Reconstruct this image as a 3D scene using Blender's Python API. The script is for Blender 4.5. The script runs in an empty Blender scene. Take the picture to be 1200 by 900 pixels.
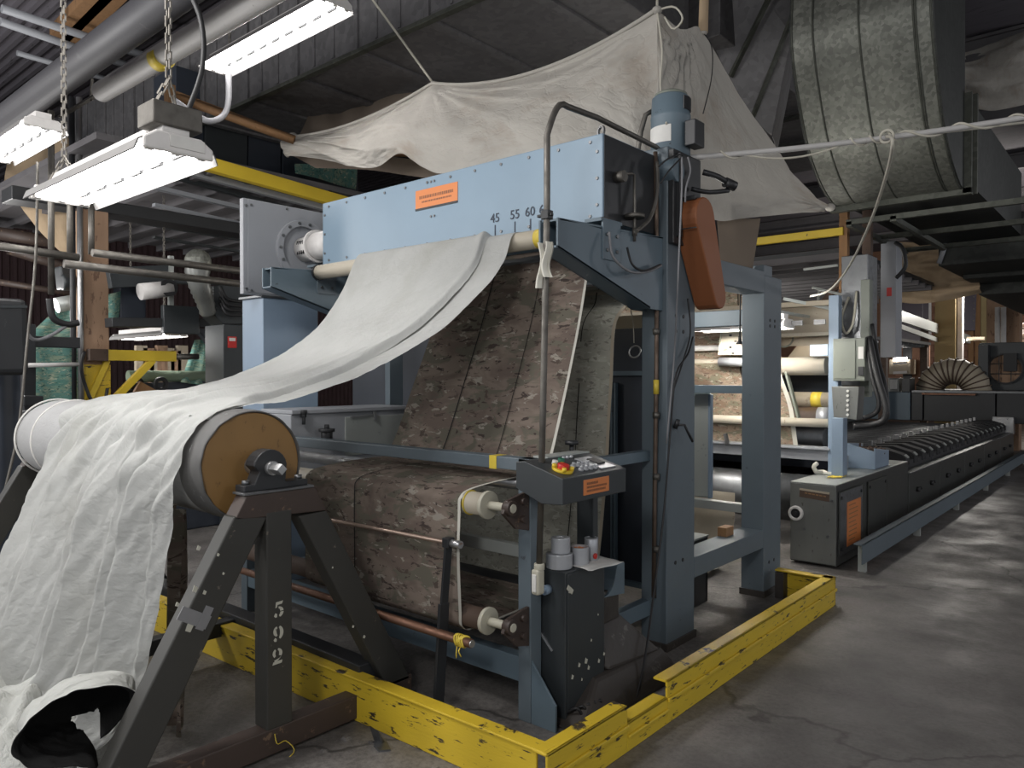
import bpy, bmesh, math, random
from mathutils import Vector, Matrix, noise
random.seed(7)
R = math.radians
SC = bpy.context.scene
COL = SC.collection

# ------------------------------------------------------------------ camera
cam_d = bpy.data.cameras.new('camera')
cam_d.sensor_fit = 'HORIZONTAL'; cam_d.sensor_width = 36.0
cam_d.lens = 36.0 * 880.0 / 1200.0
cam_d.clip_start = 0.05; cam_d.clip_end = 200
cam = bpy.data.objects.new('camera', cam_d); COL.objects.link(cam)
cam.location = (0, 0, 1.6)
cam.rotation_euler = (R(90 - 0.65), 0, R(40.8))
SC.camera = cam

# ------------------------------------------------------------------ world, exposure, big lights
world = bpy.data.worlds.new('world'); SC.world = world; world.use_nodes = True
wb = world.node_tree.nodes['Background']
wb.inputs['Color'].default_value = (0.92, 0.95, 1.0, 1); wb.inputs['Strength'].default_value = 0.62
SC.view_settings.view_transform = 'Standard'; SC.view_settings.look = 'None'
SC.view_settings.exposure = 0.12; SC.view_settings.gamma = 1.0
SC.view_settings.use_curve_mapping = False

def fill_lamp(loc, power, col=(1, 0.95, 0.88), size=0.35):
    d = bpy.data.lights.new('fill_lamp', 'POINT'); d.energy = power; d.color = col; d.shadow_soft_size = size
    o = bpy.data.objects.new('fill_lamp', d); COL.objects.link(o); o.location = loc
    return o
# unseen fill lamps, added: some outside the frame, some behind machine parts
fill_lamp((-0.2, -1.6, 3.3), 210, (1, 0.98, 0.96))
fill_lamp((-6.2, -1.6, 3.0), 300, (1, 0.98, 0.96))
fill_lamp((-3.3, 0.3, 3.9), 230, (1, 0.98, 0.96))
fill_lamp((-9.6, 0.2, 3.3), 260, (1, 0.98, 0.96))
fill_lamp((4.2, 2.4, 3.6), 100, (1, 0.97, 0.93))
fill_lamp((-11.2, 2.6, 2.2), 150, (1, 0.98, 0.96))
fill_lamp((-3.0, 20.5, 3.6), 420)
fill_lamp((2.2, 11.0, 3.4), 90, (0.97, 0.96, 1.0))
fill_lamp((-5.6, 9.6, 2.5), 160, (1, 0.96, 0.9))
fill_lamp((-2.50, 6.15, 2.1), 30, (1, 0.97, 0.92), 0.1)
fill_lamp((-2.85, 4.8, 2.12), 24, (1, 0.97, 0.92), 0.12)

# ------------------------------------------------------------------ materials
def nt(name):
    m = bpy.data.materials.new(name); m.use_nodes = True
    t = m.node_tree; b = t.nodes['Principled BSDF']
    return m, t, b
def N(t, typ, **kw):
    n = t.nodes.new(typ)
    for k, v in kw.items(): setattr(n, k, v)
    return n
def ramp(t, fac, stops, interp='LINEAR'):
    r = N(t, 'ShaderNodeValToRGB'); r.color_ramp.interpolation = interp
    e = r.color_ramp.elements
    while len(e) < len(stops): e.new(0.5)
    for i, (p, c) in enumerate(stops):
        e[i].position = p; e[i].color = c if len(c) == 4 else (*c, 1)
    t.links.new(fac, r.inputs[0]); return r.outputs[0]
def nz(t, vec, scale, detail=4, rough=0.55, dist=0.0):
    n = N(t, 'ShaderNodeTexNoise'); n.inputs['Scale'].default_value = scale
    n.inputs['Detail'].default_value = detail; n.inputs['Roughness'].default_value = rough
    n.inputs['Distortion'].default_value = dist
    if vec: t.links.new(vec, n.inputs['Vector'])
    return n.outputs[0]
def coord(t, kind='Object', scale=(1, 1, 1), rot=(0, 0, 0)):
    c = N(t, 'ShaderNodeTexCoord'); m = N(t, 'ShaderNodeMapping')
    m.inputs['Scale'].default_value = scale; m.inputs['Rotation'].default_value = rot
    t.links.new(c.outputs[kind], m.inputs[0]); return m.outputs[0]
def mix(t, fac, a, b):
    n = N(t, 'ShaderNodeMix', data_type='RGBA')
    if isinstance(fac, (int, float)): n.inputs[0].default_value = fac
    else: t.links.new(fac, n.inputs[0])
    for i, v in ((6, a), (7, b)):
        if isinstance(v, tuple): n.inputs[i].default_value = (*v[:3], 1)
        else: t.links.new(v, n.inputs[i])
    return n.outputs[2]
def bump(t, b, h, strength=0.2, dist=0.01):
    n = N(t, 'ShaderNodeBump'); n.inputs['Strength'].default_value = strength; n.inputs['Distance'].default_value = dist
    t.links.new(h, n.inputs['Height']); t.links.new(n.outputs[0], b.inputs['Normal'])
def sh(c, k): return tuple(min(1, x * k) for x in c)

def paint(name, rgb, rough=0.45, wear=None, amount=0.36, var=0.18, metal=0.0, wscale=9.0, stretch=(1, 1, 1), bumpy=0.08):
    m, t, b = nt(name); v = coord(t, 'Object', stretch)
    c = mix(t, nz(t, v, 3.0, 5), sh(rgb, 1 - var), sh(rgb, 1 + var))
    if wear:
        f = ramp(t, nz(t, v, wscale, 8, 0.65), [(amount - 0.03, (1, 1, 1)), (amount, (0, 0, 0))])
        c = mix(t, f, c, wear)
    t.links.new(c, b.inputs['Base Color'])
    b.inputs['Roughness'].default_value = rough; b.inputs['Metallic'].default_value = metal
    if bumpy: bump(t, b, nz(t, v, 40, 4), bumpy, 0.004)
    return m
def metal(name, rgb, rough=0.35, streak=(1, 1, 1), var=0.25, scale=12.0):
    m, t, b = nt(name); v = coord(t, 'Object', streak)
    c = mix(t, nz(t, v, scale, 5), sh(rgb, 1 - var), sh(rgb, 1 + var))
    t.links.new(c, b.inputs['Base Color']); b.inputs['Metallic'].default_value = 0.85
    r = ramp(t, nz(t, v, scale * 1.7, 4), [(0.3, (rough * 0.75,) * 3), (0.7, (min(1, rough * 1.35),) * 3)])
    t.links.new(r, b.inputs['Roughness']); return m
def galvanised(name, rgb, rough=0.5, scale=26.0, contrast=0.45):
    m, t, b = nt(name); v = coord(t)
    vo = N(t, 'ShaderNodeTexVoronoi'); vo.inputs['Scale'].default_value = scale; t.links.new(v, vo.inputs['Vector'])
    sp = N(t, 'ShaderNodeSeparateColor'); t.links.new(vo.outputs['Color'], sp.inputs[0])
    c = mix(t, sp.outputs[0], sh(rgb, 1 - contrast), sh(rgb, 1 + contrast))
    c = mix(t, nz(t, v, 1.3, 5), sh(rgb, 0.55), c)
    t.links.new(c, b.inputs['Base Color']); b.inputs['Metallic'].default_value = 0.55
    b.inputs['Roughness'].default_value = rough; return m
def cloth(name, rgb, trans=0.0, stain=None, weave=700.0, var=0.10, kind='UV', streaky=(1, 1, 1), crease=0.0):
    m, t, b = nt(name); v = coord(t, kind, streaky)
    c = mix(t, nz(t, v, 5.0, 6), sh(rgb, 1 - var), sh(rgb, 1 + var))
    if stain:
        c = mix(t, ramp(t, nz(t, v, 1.6, 6, 0.6), [(0.52, (0, 0, 0)), (0.75, (0.7, 0.7, 0.7))]), c, stain)
    t.links.new(c, b.inputs['Base Color']); b.inputs['Roughness'].default_value = 0.9
    b.inputs['Specular IOR Level'].default_value = 0.15
    bump(t, b, nz(t, coord(t, kind, (weave / 25, weave / 25, weave / 25)), 1.0, 6, 0.62, 0.8), 0.42, 0.012)
    if crease:
        vo = N(t, 'ShaderNodeTexVoronoi', feature='DISTANCE_TO_EDGE'); vo.inputs['Scale'].default_value = 4.0
        w = N(t, 'ShaderNodeVectorMath', operation='ADD'); wn = N(t, 'ShaderNodeTexNoise'); wn.inputs['Scale'].default_value = 3.0; wn.inputs['Detail'].default_value = 5
        t.links.new(coord(t, kind), wn.inputs['Vector']); t.links.new(coord(t, kind), w.inputs[0]); t.links.new(wn.outputs['Color'], w.inputs[1]); t.links.new(w.outputs[0], vo.inputs['Vector'])
        h = ramp(t, vo.outputs['Distance'], [(0.0, (1, 1, 1)), (0.10, (0.25, 0.25, 0.25)), (0.35, (0, 0, 0))])
        old = [n for n in t.nodes if n.bl_idname == 'ShaderNodeBump'][0]
        b2 = N(t, 'ShaderNodeBump'); b2.inputs['Strength'].default_value = crease; b2.inputs['Distance'].default_value = 0.02
        t.links.new(h, b2.inputs['Height']); t.links.new(old.outputs[0], b2.inputs['Normal']); t.links.new(b2.outputs[0], b.inputs['Normal'])
    if trans:
        tr = N(t, 'ShaderNodeBsdfTranslucent'); t.links.new(c, tr.inputs[0])
        mx = N(t, 'ShaderNodeMixShader'); mx.inputs[0].default_value = trans
        t.links.new(b.outputs[0], mx.inputs[1]); t.links.new(tr.outputs[0], mx.inputs[2])
        t.links.new(mx.outputs[0], t.nodes['Material Output'].inputs[0])
    return m
def camo(name, base, brown, green, cream, dark, k=1.0, rough=0.85):
    m, t, b = nt(name)
    def lay(sc, seed, lo, hi, det=3.0, sx=1.0, sy=1.9, rt=0.18):
        v = coord(t, 'UV', (sx, sy, 1), (0, 0, rt)); mp = N(t, 'ShaderNodeMapping'); mp.inputs[1].default_value = (seed, seed * 1.7, 0)
        t.links.new(v, mp.inputs[0])
        return ramp(t, nz(t, mp.outputs[0], sc * k, det, 0.62, 0.6), [(lo, (0, 0, 0)), (hi, (1, 1, 1))])
    c = mix(t, lay(3.0, 3.1, 0.42, 0.58), base, brown)
    c = mix(t, lay(4.5, 9.7, 0.50, 0.57), c, green)
    c = mix(t, lay(8.0, 21.3, 0.60, 0.625, 5, 1.0, 2.4), c, cream)
    c = mix(t, lay(9.0, 37.9, 0.605, 0.625, 5, 1.0, 2.8), c, dark)
    c = mix(t, lay(9.5, 55.0, 0.60, 0.62, 5, 1.0, 2.2), c, sh(brown, 0.6))
    t.links.new(c, b.inputs['Base Color']); b.inputs['Roughness'].default_value = rough
    b.inputs['Specular IOR Level'].default_value = 0.15
    tr = N(t, 'ShaderNodeBsdfTranslucent'); t.links.new(c, tr.inputs[0])
    mx = N(t, 'ShaderNodeMixShader'); mx.inputs[0].default_value = 0.18
    t.links.new(b.outputs[0], mx.inputs[1]); t.links.new(tr.outputs[0], mx.inputs[2])
    t.links.new(mx.outputs[0], t.nodes['Material Output'].inputs[0])
    return m
def glow(name, rgb, s):
    m, t, b = nt(name); b.inputs['Emission Color'].default_value = (*rgb, 1); b.inputs['Emission Strength'].default_value = s
    b.inputs['Base Color'].default_value = (*sh(rgb, 0.8), 1); return m
def plain(name, rgb, rough=0.6, metal=0.0):
    m, t, b = nt(name)
    c = mix(t, nz(t, coord(t), 14, 4), sh(rgb, 0.85), sh(rgb, 1.15)); t.links.new(c, b.inputs['Base Color'])
    b.inputs['Roughness'].default_value = rough; b.inputs['Metallic'].default_value = metal; return m

M = {}
M['blue'] = paint('blue_enamel', (0.195, 0.275, 0.35), 0.42, (0.10, 0.13, 0.155), 0.30, 0.10, wscale=7)
M['blue_dark'] = paint('blue_grey_enamel', (0.105, 0.145, 0.175), 0.5, (0.05, 0.06, 0.07), 0.34, 0.15)
M['post'] = paint('post_blue_paint', (0.104, 0.131, 0.151), 0.5, (0.06, 0.07, 0.08), 0.31, 0.16, wscale=11)
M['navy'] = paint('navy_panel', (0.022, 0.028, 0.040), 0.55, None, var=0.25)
M['grey_panel'] = paint('grey_panel_paint', (0.27, 0.28, 0.30), 0.5, (0.18, 0.19, 0.20), 0.33, 0.08)
M['tower'] = paint('tower_blue_paint', (0.20, 0.265, 0.345), 0.5, None, var=0.10)
M['stand'] = paint('dark_worn_steel', (0.034, 0.033, 0.029), 0.5, (0.13, 0.115, 0.09), 0.355, 0.35, wscale=14)
M['stand_rust'] = paint('rusty_dark_steel', (0.046, 0.031, 0.025), 0.55, (0.13, 0.085, 0.055), 0.40, 0.45, wscale=14)
M['black'] = paint('black_enamel', (0.018, 0.019, 0.021), 0.45, (0.07, 0.07, 0.07), 0.31, 0.3)
M['cabinet'] = paint('charcoal_cabinet_paint', (0.030, 0.035, 0.038), 0.45, (0.14, 0.13, 0.115), 0.30, 0.25, wscale=6)
M['grease'] = paint('greasy_concrete', (0.040, 0.034, 0.030), 0.55, (0.10, 0.095, 0.085), 0.42, 0.4, wscale=5, bumpy=0.4)
M['yellow'] = paint('worn_yellow_paint', (0.60, 0.42, 0.028), 0.45, (0.040, 0.030, 0.02), 0.415, 0.18, wscale=13, stretch=(0.6, 0.6, 3.0), bumpy=0.25)
M['yellow_clean'] = paint('yellow_paint', (0.62, 0.44, 0.03), 0.45, (0.16, 0.11, 0.03), 0.33, 0.12)
M['orange'] = paint('orange_paint', (0.25, 0.085, 0.030), 0.6, (0.10, 0.05, 0.03), 0.33, 0.15)
M['orange_plate'] = paint('orange_nameplate', (0.62, 0.20, 0.055), 0.4, (0.45, 0.22, 0.10), 0.36, 0.1)
M['brown_print'] = plain('brown_plate_print', (0.20, 0.08, 0.035))
M['steel'] = metal('bare_steel', (0.42, 0.42, 0.42), 0.35)
M['steel_dark'] = metal('dull_steel', (0.17, 0.175, 0.18), 0.42)
M['steel_box'] = paint('oily_steel_casing', (0.17, 0.175, 0.165), 0.38, (0.08, 0.075, 0.065), 0.36, 0.15, metal=0.3, stretch=(3, 3, 1))
M['side_box'] = paint('oily_dark_casing', (0.060, 0.062, 0.058), 0.35, (0.13, 0.12, 0.10), 0.33, 0.25, metal=0.3, stretch=(3, 1, 1))
M['roller_white'] = paint('cream_roller', (0.50, 0.45, 0.36), 0.5, (0.33, 0.26, 0.17), 0.36, 0.12)
M['rod'] = metal('pinkish_rod', (0.36, 0.27, 0.22), 0.4)
M['copper'] = metal('old_copper_pipe', (0.20, 0.11, 0.075), 0.5)
M['conduit'] = metal('old_conduit', (0.16, 0.15, 0.135), 0.55)
M['conduit_rust'] = metal('rusty_conduit', (0.16, 0.12, 0.095), 0.6)
M['white_plastic'] = plain('cream_plastic', (0.44, 0.42, 0.34), 0.45)
M['lamp_white'] = plain('white_lamp_enamel', (0.62, 0.60, 0.58), 0.4)
M['lamp_inner'] = plain('grey_reflector_enamel', (0.20, 0.195, 0.19), 0.6)  # greyer than the outer enamel so the tubes stand out
M['tube'] = glow('fluorescent_tube', (1.0, 0.98, 0.965), 20.0)
M['tube_far'] = glow('far_fluorescent_tube', (1.0, 0.965, 0.93), 22.0)
M['tube_entry'] = glow('bright_entry_tube', (1.0, 0.96, 0.90), 95.0)
M['bulb'] = glow('bare_bulb_glow', (1.0, 0.93, 0.80), 60.0)
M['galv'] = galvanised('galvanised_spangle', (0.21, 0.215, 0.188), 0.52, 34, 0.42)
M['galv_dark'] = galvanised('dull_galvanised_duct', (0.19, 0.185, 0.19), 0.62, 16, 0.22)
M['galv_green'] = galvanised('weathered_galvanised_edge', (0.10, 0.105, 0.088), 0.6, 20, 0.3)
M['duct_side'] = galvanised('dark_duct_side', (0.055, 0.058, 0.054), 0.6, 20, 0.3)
M['pvc'] = paint('grey_white_pipe', (0.40, 0.39, 0.38), 0.5, (0.26, 0.25, 0.24), 0.36, 0.1)
M['pipe_grey'] = paint('dusty_grey_pipe', (0.055, 0.054, 0.06), 0.55, (0.08, 0.08, 0.085), 0.38, 0.15)
M['wood'] = paint('raw_timber', (0.25, 0.135, 0.06), 0.75, (0.10, 0.055, 0.03), 0.36, 0.25, stretch=(6, 6, 1))
M['pillar'] = paint('stained_plywood_pillar', (0.33, 0.21, 0.135), 0.8, (0.17, 0.10, 0.065), 0.42, 0.22, wscale=5, stretch=(3, 3, 1))
M['tan'] = paint('tan_painted_column', (0.30, 0.235, 0.115), 0.75, (0.18, 0.13, 0.07), 0.36, 0.15)
M['ply'] = paint('varnished_plywood', (0.225, 0.125, 0.040), 0.55, (0.15, 0.08, 0.028), 0.37, 0.30, wscale=26, stretch=(1, 1, 0.6))
M['rope'] = plain('cotton_rope', (0.42, 0.40, 0.34), 0.9)
M['chain'] = metal('dusty_chain', (0.30, 0.28, 0.25), 0.6)
M['clamp'] = paint('black_clamp_casting', (0.016, 0.016, 0.017), 0.75, (0.05, 0.05, 0.05), 0.33, 0.3)
M['rubber'] = plain('black_rubber', (0.014, 0.014, 0.015), 0.55)
M['cable_grey'] = plain('grey_cable', (0.20, 0.20, 0.21), 0.5)
M['white'] = cloth('greige_cotton', (0.47, 0.475, 0.458), 0.22, (0.37, 0.367, 0.335), crease=0.11)
M['white_wrap'] = cloth('wound_white_cloth', (0.37, 0.37, 0.368), 0.0, (0.30, 0.30, 0.30), kind='Object')
M['sleeve'] = paint('shaded_wound_edge', (0.085, 0.083, 0.08), 0.6, (0.30, 0.30, 0.30), 0.36, 0.3, wscale=16, stretch=(3, 1, 1))  # dark grey paints the shade on the roll end; pale flecks are ragged cloth
M['selvage'] = cloth('white_selvage', (0.60, 0.585, 0.52), 0.1)
M['pale'] = cloth('pale_coated_cloth', (0.44, 0.445, 0.42), 0.0, None, var=0.06, crease=0.35)
M['lining'] = cloth('black_lining', (0.012, 0.012, 0.012))
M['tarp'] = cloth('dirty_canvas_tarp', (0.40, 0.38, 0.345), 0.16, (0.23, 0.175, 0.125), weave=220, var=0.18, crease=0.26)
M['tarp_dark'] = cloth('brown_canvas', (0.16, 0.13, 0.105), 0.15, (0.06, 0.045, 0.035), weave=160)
M['tarp_far'] = cloth('tan_canvas', (0.46, 0.35, 0.235), 0.2, (0.34, 0.25, 0.16), weave=160)
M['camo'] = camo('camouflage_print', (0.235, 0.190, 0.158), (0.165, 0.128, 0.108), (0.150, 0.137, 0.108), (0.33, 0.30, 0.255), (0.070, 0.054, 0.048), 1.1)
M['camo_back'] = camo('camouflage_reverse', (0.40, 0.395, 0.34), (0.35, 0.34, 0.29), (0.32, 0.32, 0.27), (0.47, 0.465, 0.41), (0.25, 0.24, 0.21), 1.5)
M['camo_lit'] = camo('camouflage_print_lit', (0.36, 0.275, 0.205), (0.26, 0.18, 0.13), (0.24, 0.22, 0.155), (0.46, 0.41, 0.33), (0.13, 0.09, 0.07), 1.8)  # the camouflage print in lighter tones, lamp light mixed into its colours
M['teal'] = camo('teal_leaf_print', (0.235, 0.30, 0.225), (0.10, 0.22, 0.19), (0.12, 0.25, 0.22), (0.40, 0.42, 0.32), (0.035, 0.09, 0.08), 2.2)
M['seam'] = plain('seam_thread', (0.012, 0.011, 0.010), 0.9)
M['ink'] = plain('marker_ink', (0.045, 0.055, 0.075), 0.7)
M['stencil'] = paint('worn_stencil_white', (0.45, 0.44, 0.37), 0.7, (0.05, 0.05, 0.045), 0.37, 0.1, wscale=30)
M['red'] = plain('red_plastic', (0.45, 0.02, 0.015), 0.35)
M['green'] = plain('green_plastic', (0.03, 0.16, 0.10), 0.4)
M['silver'] = plain('tin_foil_silver', (0.40, 0.41, 0.43), 0.35, 0.35)
M['silver_side'] = plain('silver_tape_side', (0.42, 0.43, 0.45), 0.35, 0.6)
M['paper'] = plain('white_paper', (0.62, 0.61, 0.58), 0.8)
M['tape_yellow'] = plain('yellow_tape', (0.58, 0.44, 0.05), 0.5)
M['tape_grey'] = plain('grey_duct_tape', (0.20, 0.20, 0.205), 0.5)
M['rust'] = paint('rusty_iron', (0.085, 0.054, 0.038), 0.75, (0.05, 0.03, 0.02), 0.42, 0.3)
M['brownbox'] = plain('brown_brick_dust', (0.20, 0.105, 0.065), 0.85)
M['greenbox'] = paint('grey_green_enclosure', (0.16, 0.175, 0.145), 0.5, (0.09, 0.095, 0.08), 0.34, 0.12)
M['lightblue'] = paint('light_blue_box', (0.40, 0.50, 0.60), 0.5, None, var=0.06)
M['beige'] = paint('beige_sheet', (0.38, 0.325, 0.245), 0.55, (0.25, 0.2, 0.15), 0.34, 0.12)
M['zinc'] = paint('pale_sheet_metal', (0.38, 0.40, 0.38), 0.4, (0.27, 0.29, 0.28), 0.36, 0.08, metal=0.3)

# ------------------------------------------------------------------ mesh helpers
class MB:
    """collects shapes in world space; build() links them as one mesh object"""
    def __init__(s): s.bm = bmesh.new(); s.uv = s.bm.loops.layers.uv.new('uv')
    def hexa(s, a, mi=0):
        v = [s.bm.verts.new(p) for p in a]
        for q in ((0, 3, 2, 1), (4, 5, 6, 7), (0, 1, 5, 4), (1, 2, 6, 5), (2, 3, 7, 6), (3, 0, 4, 7)):
            s.bm.faces.new([v[i] for i in q]).material_index = mi
        return s
    def box(s, x0, x1, y0, y1, z0, z1, mi=0):
        return s.hexa([(x0, y0, z0), (x1, y0, z0), (x1, y1, z0), (x0, y1, z0), (x0, y0, z1), (x1, y0, z1), (x1, y1, z1), (x0, y1, z1)], mi)
    def bar(s, p0, p1, w, h, up=(0, 0, 1), mi=0):
        p0 = Vector(p0); p1 = Vector(p1); d = (p1 - p0).normalized(); u = Vector(up)
        r = d.cross(u)
        if r.length < 1e-4: r = d.cross(Vector((0, 1, 0)))
        r.normalize(); u = r.cross(d).normalized(); r *= w / 2; u *= h / 2
        return s.hexa([p0 - r - u, p0 + r - u, p1 + r - u, p1 - r - u, p0 - r + u, p0 + r + u, p1 + r + u, p1 - r + u], mi)
    def prism(s, poly, axis, a, b, mi=0):
        """poly: list of 2D points; axis 'x' -> (y,z), 'y' -> (x,z), 'z' -> (x,y)"""
        f = {'x': lambda p, t: (t, p[0], p[1]), 'y': lambda p, t: (p[0], t, p[1]), 'z': lambda p, t: (p[0], p[1], t)}[axis]
        A = [s.bm.verts.new(f(p, a)) for p in poly]; B = [s.bm.verts.new(f(p, b)) for p in poly]; n = len(poly)
        s.bm.faces.new(A).material_index = mi; s.bm.faces.new(B[::-1]).material_index = mi
        for i in range(n): s.bm.faces.new([A[i], B[i], B[(i + 1) % n], A[(i + 1) % n]]).material_index = mi
        return s
    def tube(s, pts, r, seg=10, cap=True, mi=0):
        pts = [Vector(p) for p in pts]; n = len(pts); rr = r if isinstance(r, (list, tuple)) else [r] * n
        rings = []; ref = None
        for i, p in enumerate(pts):
            d = (pts[min(i + 1, n - 1)] - pts[max(i - 1, 0)]).normalized()
            if ref is None: ref = d.cross(Vector((0, 0, 1)) if abs(d.z) < 0.9 else Vector((1, 0, 0))).normalized()
            ref = (ref - d * ref.dot(d)).normalized(); q = d.cross(ref)
            rings.append([s.bm.verts.new(p + (ref * math.cos(2 * math.pi * k / seg) + q * math.sin(2 * math.pi * k / seg)) * rr[i]) for k in range(seg)])
        for i in range(n - 1):
            for k in range(seg):
                f = s.bm.faces.new([rings[i][k], rings[i][(k + 1) % seg], rings[i + 1][(k + 1) % seg], rings[i + 1][k]]); f.smooth = True; f.material_index = mi
        if cap:
            s.bm.faces.new(rings[0][::-1]).material_index = mi; s.bm.faces.new(rings[-1]).material_index = mi
        return s
    def cyl(s, p0, p1, r, seg=20, r1=None, mi=0): return s.tube([p0, p1], [r, r if r1 is None else r1], seg, True, mi)
    def ring(s, p, axis, ro, ri, t, seg=28, mi=0):
        """flat annulus of thickness t around the axis"""
        p = Vector(p); a = Vector(axis).normalized(); u = a.orthogonal().normalized(); w = a.cross(u)
        vs = []
        for k in range(seg):
            d = u * math.cos(2 * math.pi * k / seg) + w * math.sin(2 * math.pi * k / seg)
            vs.append([s.bm.verts.new(p + d * rad + a * h) for rad, h in ((ro, 0), (ro, t), (ri, t), (ri, 0))])
        for k in range(seg):
            A = vs[k]; B = vs[(k + 1) % seg]
            for i in range(4): s.bm.faces.new([A[i], B[i], B[(i + 1) % 4], A[(i + 1) % 4]]).material_index = mi
        return s
    def grid(s, rows, uvs=None, mi=0, smooth=True):
        V = [[s.bm.verts.new(p) for p in r] for r in rows]
        for i in range(len(V) - 1):
            for j in range(len(V[0]) - 1):
                f = s.bm.faces.new([V[i][j], V[i][j + 1], V[i + 1][j + 1], V[i + 1][j]]); f.smooth = smooth; f.material_index = mi
                if uvs:
                    for l, (a, b) in zip(f.loops, ((i, j), (i, j + 1), (i + 1, j + 1), (i + 1, j))): l[s.uv].uv = uvs[a][b]
        return s
    def build(s, name, mat, parent=None, bevel=0.0, seg=2, fix=True):
        if fix: bmesh.ops.recalc_face_normals(s.bm, faces=s.bm.faces)
        me = bpy.data.meshes.new(name)
        if parent is not None:
            root = parent
            while root.parent: root = root.parent
            s.bm.transform(Matrix.Translation(-root.location))
        s.bm.to_mesh(me); s.bm.free()
        for m in (mat if isinstance(mat, (list, tuple)) else [mat]): me.materials.append(M[m] if isinstance(m, str) else m)
        o = bpy.data.objects.new(name, me); COL.objects.link(o)
        if parent is not None: o.parent = parent
        if bevel:
            b = o.modifiers.new('edge', 'BEVEL'); b.width = bevel; b.segments = seg; b.limit_method = 'ANGLE'; b.angle_limit = R(40)
            b.harden_normals = False
        return o

def thing(name, label, cat, loc=(0, 0, 0), group=None):
    o = bpy.data.objects.new(name, None); COL.objects.link(o); o.location = loc; o.empty_display_size = 0.1
    o['label'] = label; o['category'] = cat
    if group: o['group'] = group
    return o
def tag(o, label, cat, group=None, kind=None):
    o['label'] = label; o['category'] = cat
    if group: o['group'] = group
    if kind: o['kind'] = kind
    return o
def structure(o, label=None):
    o['kind'] = 'structure'
    if label: o['label'] = label
    return o
def copy_tree(o, parent=None):
    c = o.copy(); COL.objects.link(c)
    if parent is not None: c.parent = parent
    for ch in list(o.children): copy_tree(ch, c)
    return c
def copy_part(o, dx=0, dy=0, dz=0):
    """a copied part under the same thing, with copies of its sub-parts, moved along"""
    c = o.copy(); COL.objects.link(c); c.location = Vector(o.location) + Vector((dx, dy, dz))
    for ch in list(o.children):
        g = ch.copy(); COL.objects.link(g); g.parent = c
    return c
def lerp(a, b, t): return tuple(x + (y - x) * t for x, y in zip(a, b))
def catmull(P, t):
    """P list of Vectors, t in 0..len-1"""
    i = min(int(t), len(P) - 2); f = t - i
    p0 = P[max(i - 1, 0)]; p1 = P[i]; p2 = P[i + 1]; p3 = P[min(i + 2, len(P) - 1)]
    return 0.5 * ((2 * p1) + (p2 - p0) * f + (2 * p0 - 5 * p1 + 4 * p2 - p3) * f * f + (3 * p1 - p0 - 3 * p2 + p3) * f ** 3)
def spline(pts, n):
    P = [Vector(p) for p in pts]; return [catmull(P, (len(P) - 1) * i / n) for i in range(n + 1)]
def sag(a, b, drop, n=10):
    a = Vector(a); b = Vector(b); return [a.lerp(b, i / n) - Vector((0, 0, drop * 4 * (i / n) * (1 - i / n))) for i in range(n + 1)]
def rope_line(pts, r, seg=6, twist=0.0):
    mb = MB(); mb.tube(pts, r, seg); return mb
def sheet_rows(rows, nu, nv, disp=None):
    """rows: list of (left point, right point); smooth along the length, straight across, then displaced"""
    L = [Vector(a) for a, b in rows]; Rr = [Vector(b) for a, b in rows]; n = len(rows) - 1
    out = []; uv = []; prev = None; dist = 0
    for i in range(nv + 1):
        t = n * i / nv; a = catmull(L, t); b = catmull(Rr, t); mid = (a + b) / 2
        if prev is not None: dist += (mid - prev).length
        prev = mid; row = []; ru = []
        w = (b - a).length
        for j in range(nu + 1):
            u = j / nu; p = a.lerp(b, u)
            if disp: p = p + Vector(disp(u, t, p))
            row.append(p); ru.append((u * w, -dist))
        out.append(row); uv.append(ru)
    return out, uv
_text = {}
def text_mesh(s, size, ext=0.001, bold=0.0):
    """a word as a mesh in its own XY plane, centred"""
    c = bpy.data.curves.new('letters', 'FONT'); c.body = s; c.size = size; c.extrude = ext; c.offset = bold; c.resolution_u = 3
    c.align_x = 'CENTER'; c.align_y = 'CENTER'
    o = bpy.data.objects.new('letters', c); COL.objects.link(o)
    dg = bpy.context.evaluated_depsgraph_get(); me = bpy.data.meshes.new_from_object(o.evaluated_get(dg))
    bpy.data.objects.remove(o); return me
def put_text(name, s, size, mat, parent, loc, xdir, ydir, bold=0.0):
    me = text_mesh(s, size, 0.0008, bold); x = Vector(xdir).normalized(); y = Vector(ydir).normalized(); z = x.cross(y)
    root = parent
    while root.parent: root = root.parent
    mt = Matrix((x, y, z)).transposed().to_4x4(); mt.translation = Vector(loc) - root.location
    me.transform(mt); me.materials.clear(); me.materials.append(M[mat])
    o = bpy.data.objects.new(name, me); COL.objects.link(o); o.parent = parent; return o

# survey helper: the world point where a sight line of the photograph meets a plane of known x, y or z
_fw = cam.rotation_euler.to_matrix() @ Vector((0, 0, -1)); _rt = cam.rotation_euler.to_matrix() @ Vector((1, 0, 0)); _up = cam.rotation_euler.to_matrix() @ Vector((0, 1, 0))
def _survey(px, py, i, v):
    r = _fw + _rt * ((px - 600) / 880.0) + _up * ((450 - py) / 880.0)
    k = (v - cam.location[i]) / r[i]; return tuple(cam.location + r * k)
def PX(px, py, v): return _survey(px, py, 0, v)
def PY(px, py, v): return _survey(px, py, 1, v)
def PZ(px, py, v): return _survey(px, py, 2, v)

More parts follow.
